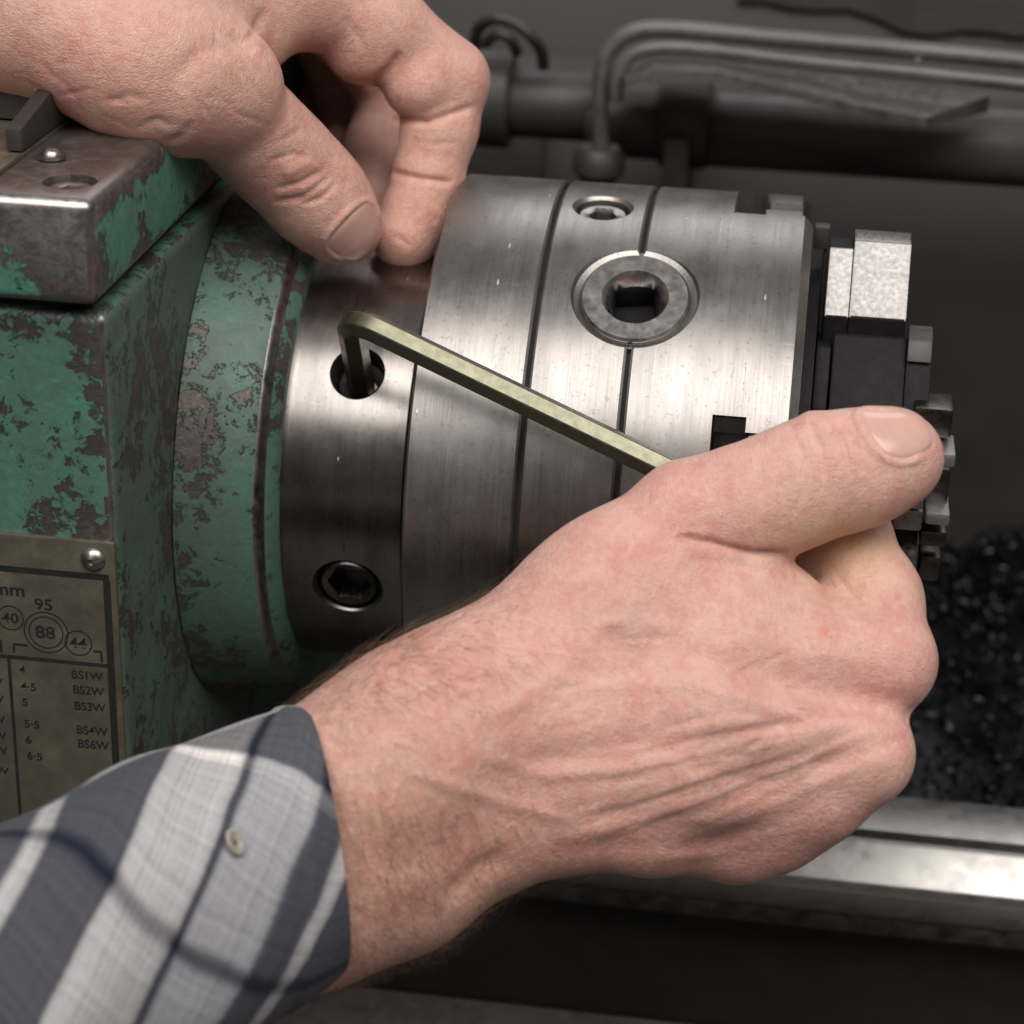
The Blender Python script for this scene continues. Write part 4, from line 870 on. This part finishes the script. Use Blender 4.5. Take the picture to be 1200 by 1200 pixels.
# ---- shirt sleeve of the right arm
RG = [(363, 988, .478, 157, 29, -.10), (345, 997, .477, 166, 30, -.05), (318, 1010, .475, 178, 31, .02), (230, 1055, .468, 206, 34, .14), (130, 1115, .459, 235, 38, .24), (10, 1180, .448, 262, 42, .30), (-110, 1250, .437, 285, 46, .32), (-230, 1320, .426, 300, 48, .32)]
ctr = smoothpath([np.array(q, float) for q in RG], 9); nr = len(ctr); nc = 120; V3 = np.zeros((nr, nc, 3)); arc = 0; UV = np.zeros((nr, nc+1, 2)); prev = None
from mathutils import noise as mn
for i, (cx, cy, cw, hp, bm_, sl) in enumerate(ctr):
    C = bp(cx, cy, cw)
    if prev is not None: arc += np.linalg.norm(C-prev)
    prev = C; a_ = hp/F_PX*cw; t2 = ctr[min(i+1, nr-1)]; t1 = ctr[max(i-1, 0)]
    ax = bp(*t1[:3])-bp(*t2[:3]); ax /= np.linalg.norm(ax); e1 = np.array([sl, 1, 0.0]); e1 /= np.linalg.norm(e1); e2 = np.array([0.36, 0.05, 0.93]); e2 -= e1*(e2@e1); e2 /= np.linalg.norm(e2)
    for j in range(nc):
        ph = 2*math.pi*j/nc
        fold = 1+0.085*mn.noise(Vector((math.cos(ph)*1.3, math.sin(ph)*1.3, arc*28)))*min(1, 0.25+arc*20)+0.022*math.sin(arc*105+2.6*math.sin(ph+0.8)+1.5*mn.noise(Vector((arc*20, ph, 0))))*min(1, max(0, arc-0.01)*28)
        q = C+e1*a_*math.cos(ph)*fold+e2*(bm_/1000)*math.sin(ph)*fold+ax*0.0016*math.cos(2*ph+0.5)*max(0, 1-arc*30)
        if arc < 0.0085: q = q+(e1*math.cos(ph)+e2*math.sin(ph))*0.0006
        V3[i, j] = q
    for j in range(nc+1): UV[i, j] = ((j/nc-0.25)*2*math.pi*0.036, arc)
Fc = [(i*nc+j, i*nc+(j+1) % nc, (i+1)*nc+(j+1) % nc, (i+1)*nc+j) for i in range(nr-1) for j in range(nc)]
me = pyd('sleeve', to_world(V3.reshape(-1, 3)), Fc); uvl = me.uv_layers.new(name='cloth'); li = 0
for i in range(nr-1):
    for j in range(nc):
        for (a, b) in ((i, j), (i, j+1), (i+1, j+1), (i+1, j)): uvl.data[li].uv = UV[a, b]; li += 1
def plaid():
    s = NT('plaid_flannel'); uv = s.n('ShaderNodeUVMap', uv_map='cloth'); sp = s.n('ShaderNodeSeparateXYZ', {'Vector': uv.outputs[0]})
    NV, LT, WH, SL = (0.010, 0.012, 0.030), (0.33, 0.335, 0.355), (0.82, 0.78, 0.76), (0.018, 0.021, 0.036)
    def bands(val, lo, hi, lst, e=0.006):
        f = s.n('ShaderNodeMapRange', {'Value': val, 'From Min': lo/1000, 'From Max': hi/1000}); out = []
        for k, (p, c) in enumerate(lst):
            q = (p-lo)/(hi-lo)
            if k: out.append((q-e, lst[k-1][1]))
            out.append((q+(e if k else 0), c))
        return s.ramp(f.outputs[0], out).outputs[0]
    wob = s.math('MULTIPLY', s.math('SUBTRACT', s.noise(s.n('ShaderNodeMapping', {'Vector': uv.outputs[0], 'Scale': (30, 30, 1)}), 1, 2).outputs[0], 0.5), 0.010)
    s1 = s.math('ADD', s.math('SUBTRACT', sp.outputs[1], s.math('MULTIPLY', sp.outputs[0], 0.62)), wob); s2 = s.math('ADD', s.math('ADD', sp.outputs[1], s.math('MULTIPLY', sp.outputs[0], 1.05)), wob)
    v = bands(s1, -60, 180, [(-60, LT), (-35, NV), (-2, WH), (2, NV), (16, LT), (44.5, NV), (49.5, WH), (78, SL), (109, WH), (115, SL), (150, LT)])
    u = bands(s2, -100, 140, [(-100, LT), (-55, SL), (-16.5, WH), (-11.5, LT), (33, NV), (37.5, LT), (80, SL), (120, LT)])
    weave = s.n('ShaderNodeTexChecker', {'Vector': s.n('ShaderNodeMapping', {'Vector': uv.outputs[0], 'Scale': (2600, 2600, 1)}), 'Scale': 1.0})
    fz = s.noise(s.n('ShaderNodeMapping', {'Vector': uv.outputs[0], 'Scale': (900, 900, 1)}), 1, 5)
    col = s.mix(0.44, v, u); col = s.mix(0.62, col, s.mix(1.0, v, u, 'DARKEN'))
    def yarn(val, k): cb = s.n('ShaderNodeCombineXYZ', {'X': s.math('MULTIPLY', val, k)}); return s.noise(cb, 1, 4, 0.7).outputs[0]
    yn = s.math('ADD', s.math('MULTIPLY', yarn(s1, 420), 0.5), s.math('MULTIPLY', yarn(s2, 420), 0.5)); col = s.mix(0.75, col, s.ramp(yn, [(0.35, 0.45), (0.5, 0.95), (0.65, 1.3)]).outputs[0], 'MULTIPLY'); col = s.mix(0.35, col, s.ramp(fz.outputs[0], [(0.3, 0.6), (0.7, 1.1)]).outputs[0], 'MULTIPLY')
    m = s.out(col=col, rough=0.9, spec=0.15, nrm=s.bump(s.math('ADD', weave.outputs[1], fz.outputs[0]), 0.35, 0.0003))
    s.b.inputs['Sheen Weight'].default_value = 0.06
    return m
M['plaid'] = plaid()
sleeve = link('shirt_sleeve', me, M['plaid'], hand_r, 180)
sm = sleeve.modifiers.new('cloth', 'SOLIDIFY'); sm.thickness = 0.0014; sm.offset = 1

bi = np.argmin(np.linalg.norm(to_px(V3.reshape(-1, 3))-np.array([275, 990]), axis=1)+1000*(V3.reshape(-1, 3)[:, 2] < V3.reshape(-1, 3)[:, 2].mean())); bi_, bj_ = divmod(int(bi), nc)
O = to_world(V3[bi_, bj_][None])[0]; ta = to_world(V3[bi_+1, bj_][None])[0]-O; tb = to_world(V3[bi_, (bj_+1) % nc][None])[0]-O; nz = np.cross(ta, tb); nz /= np.linalg.norm(nz)
if nz@FW > 0: nz = -nz
bt_ = rev_z('button', [(0, 0.0004), (0.0012, 0.0005), (0.0022, 0.0009), (0.0030, 0.0016), (0.0036, 0.0017), (0.0040, 0.0012), (0.0040, 0.0002), (0, 0.0002)], 32)
bt_.materials.append(flatmetal('pearl_button', (0.42, 0.38, 0.33), 0.4, 0.0, 900, 0.5, 0.3)); bt_.materials.append(flatmetal('brown_thread', (0.20, 0.11, 0.07), 0.8, 0.0))
for p in bt_.polygons:
    if math.hypot(p.center.x, p.center.y) < 0.0014: p.material_index = 1
bt_.transform(Matrix.Translation(Vector(O+nz*0.0012)) @ Vector(nz+0.5*RT).normalized().to_track_quat('Z', 'Y').to_matrix().to_4x4() @ Matrix.Diagonal((0.5, 0.72, 0.45, 1)))
link('button', bt_, None, sleeve, 40)
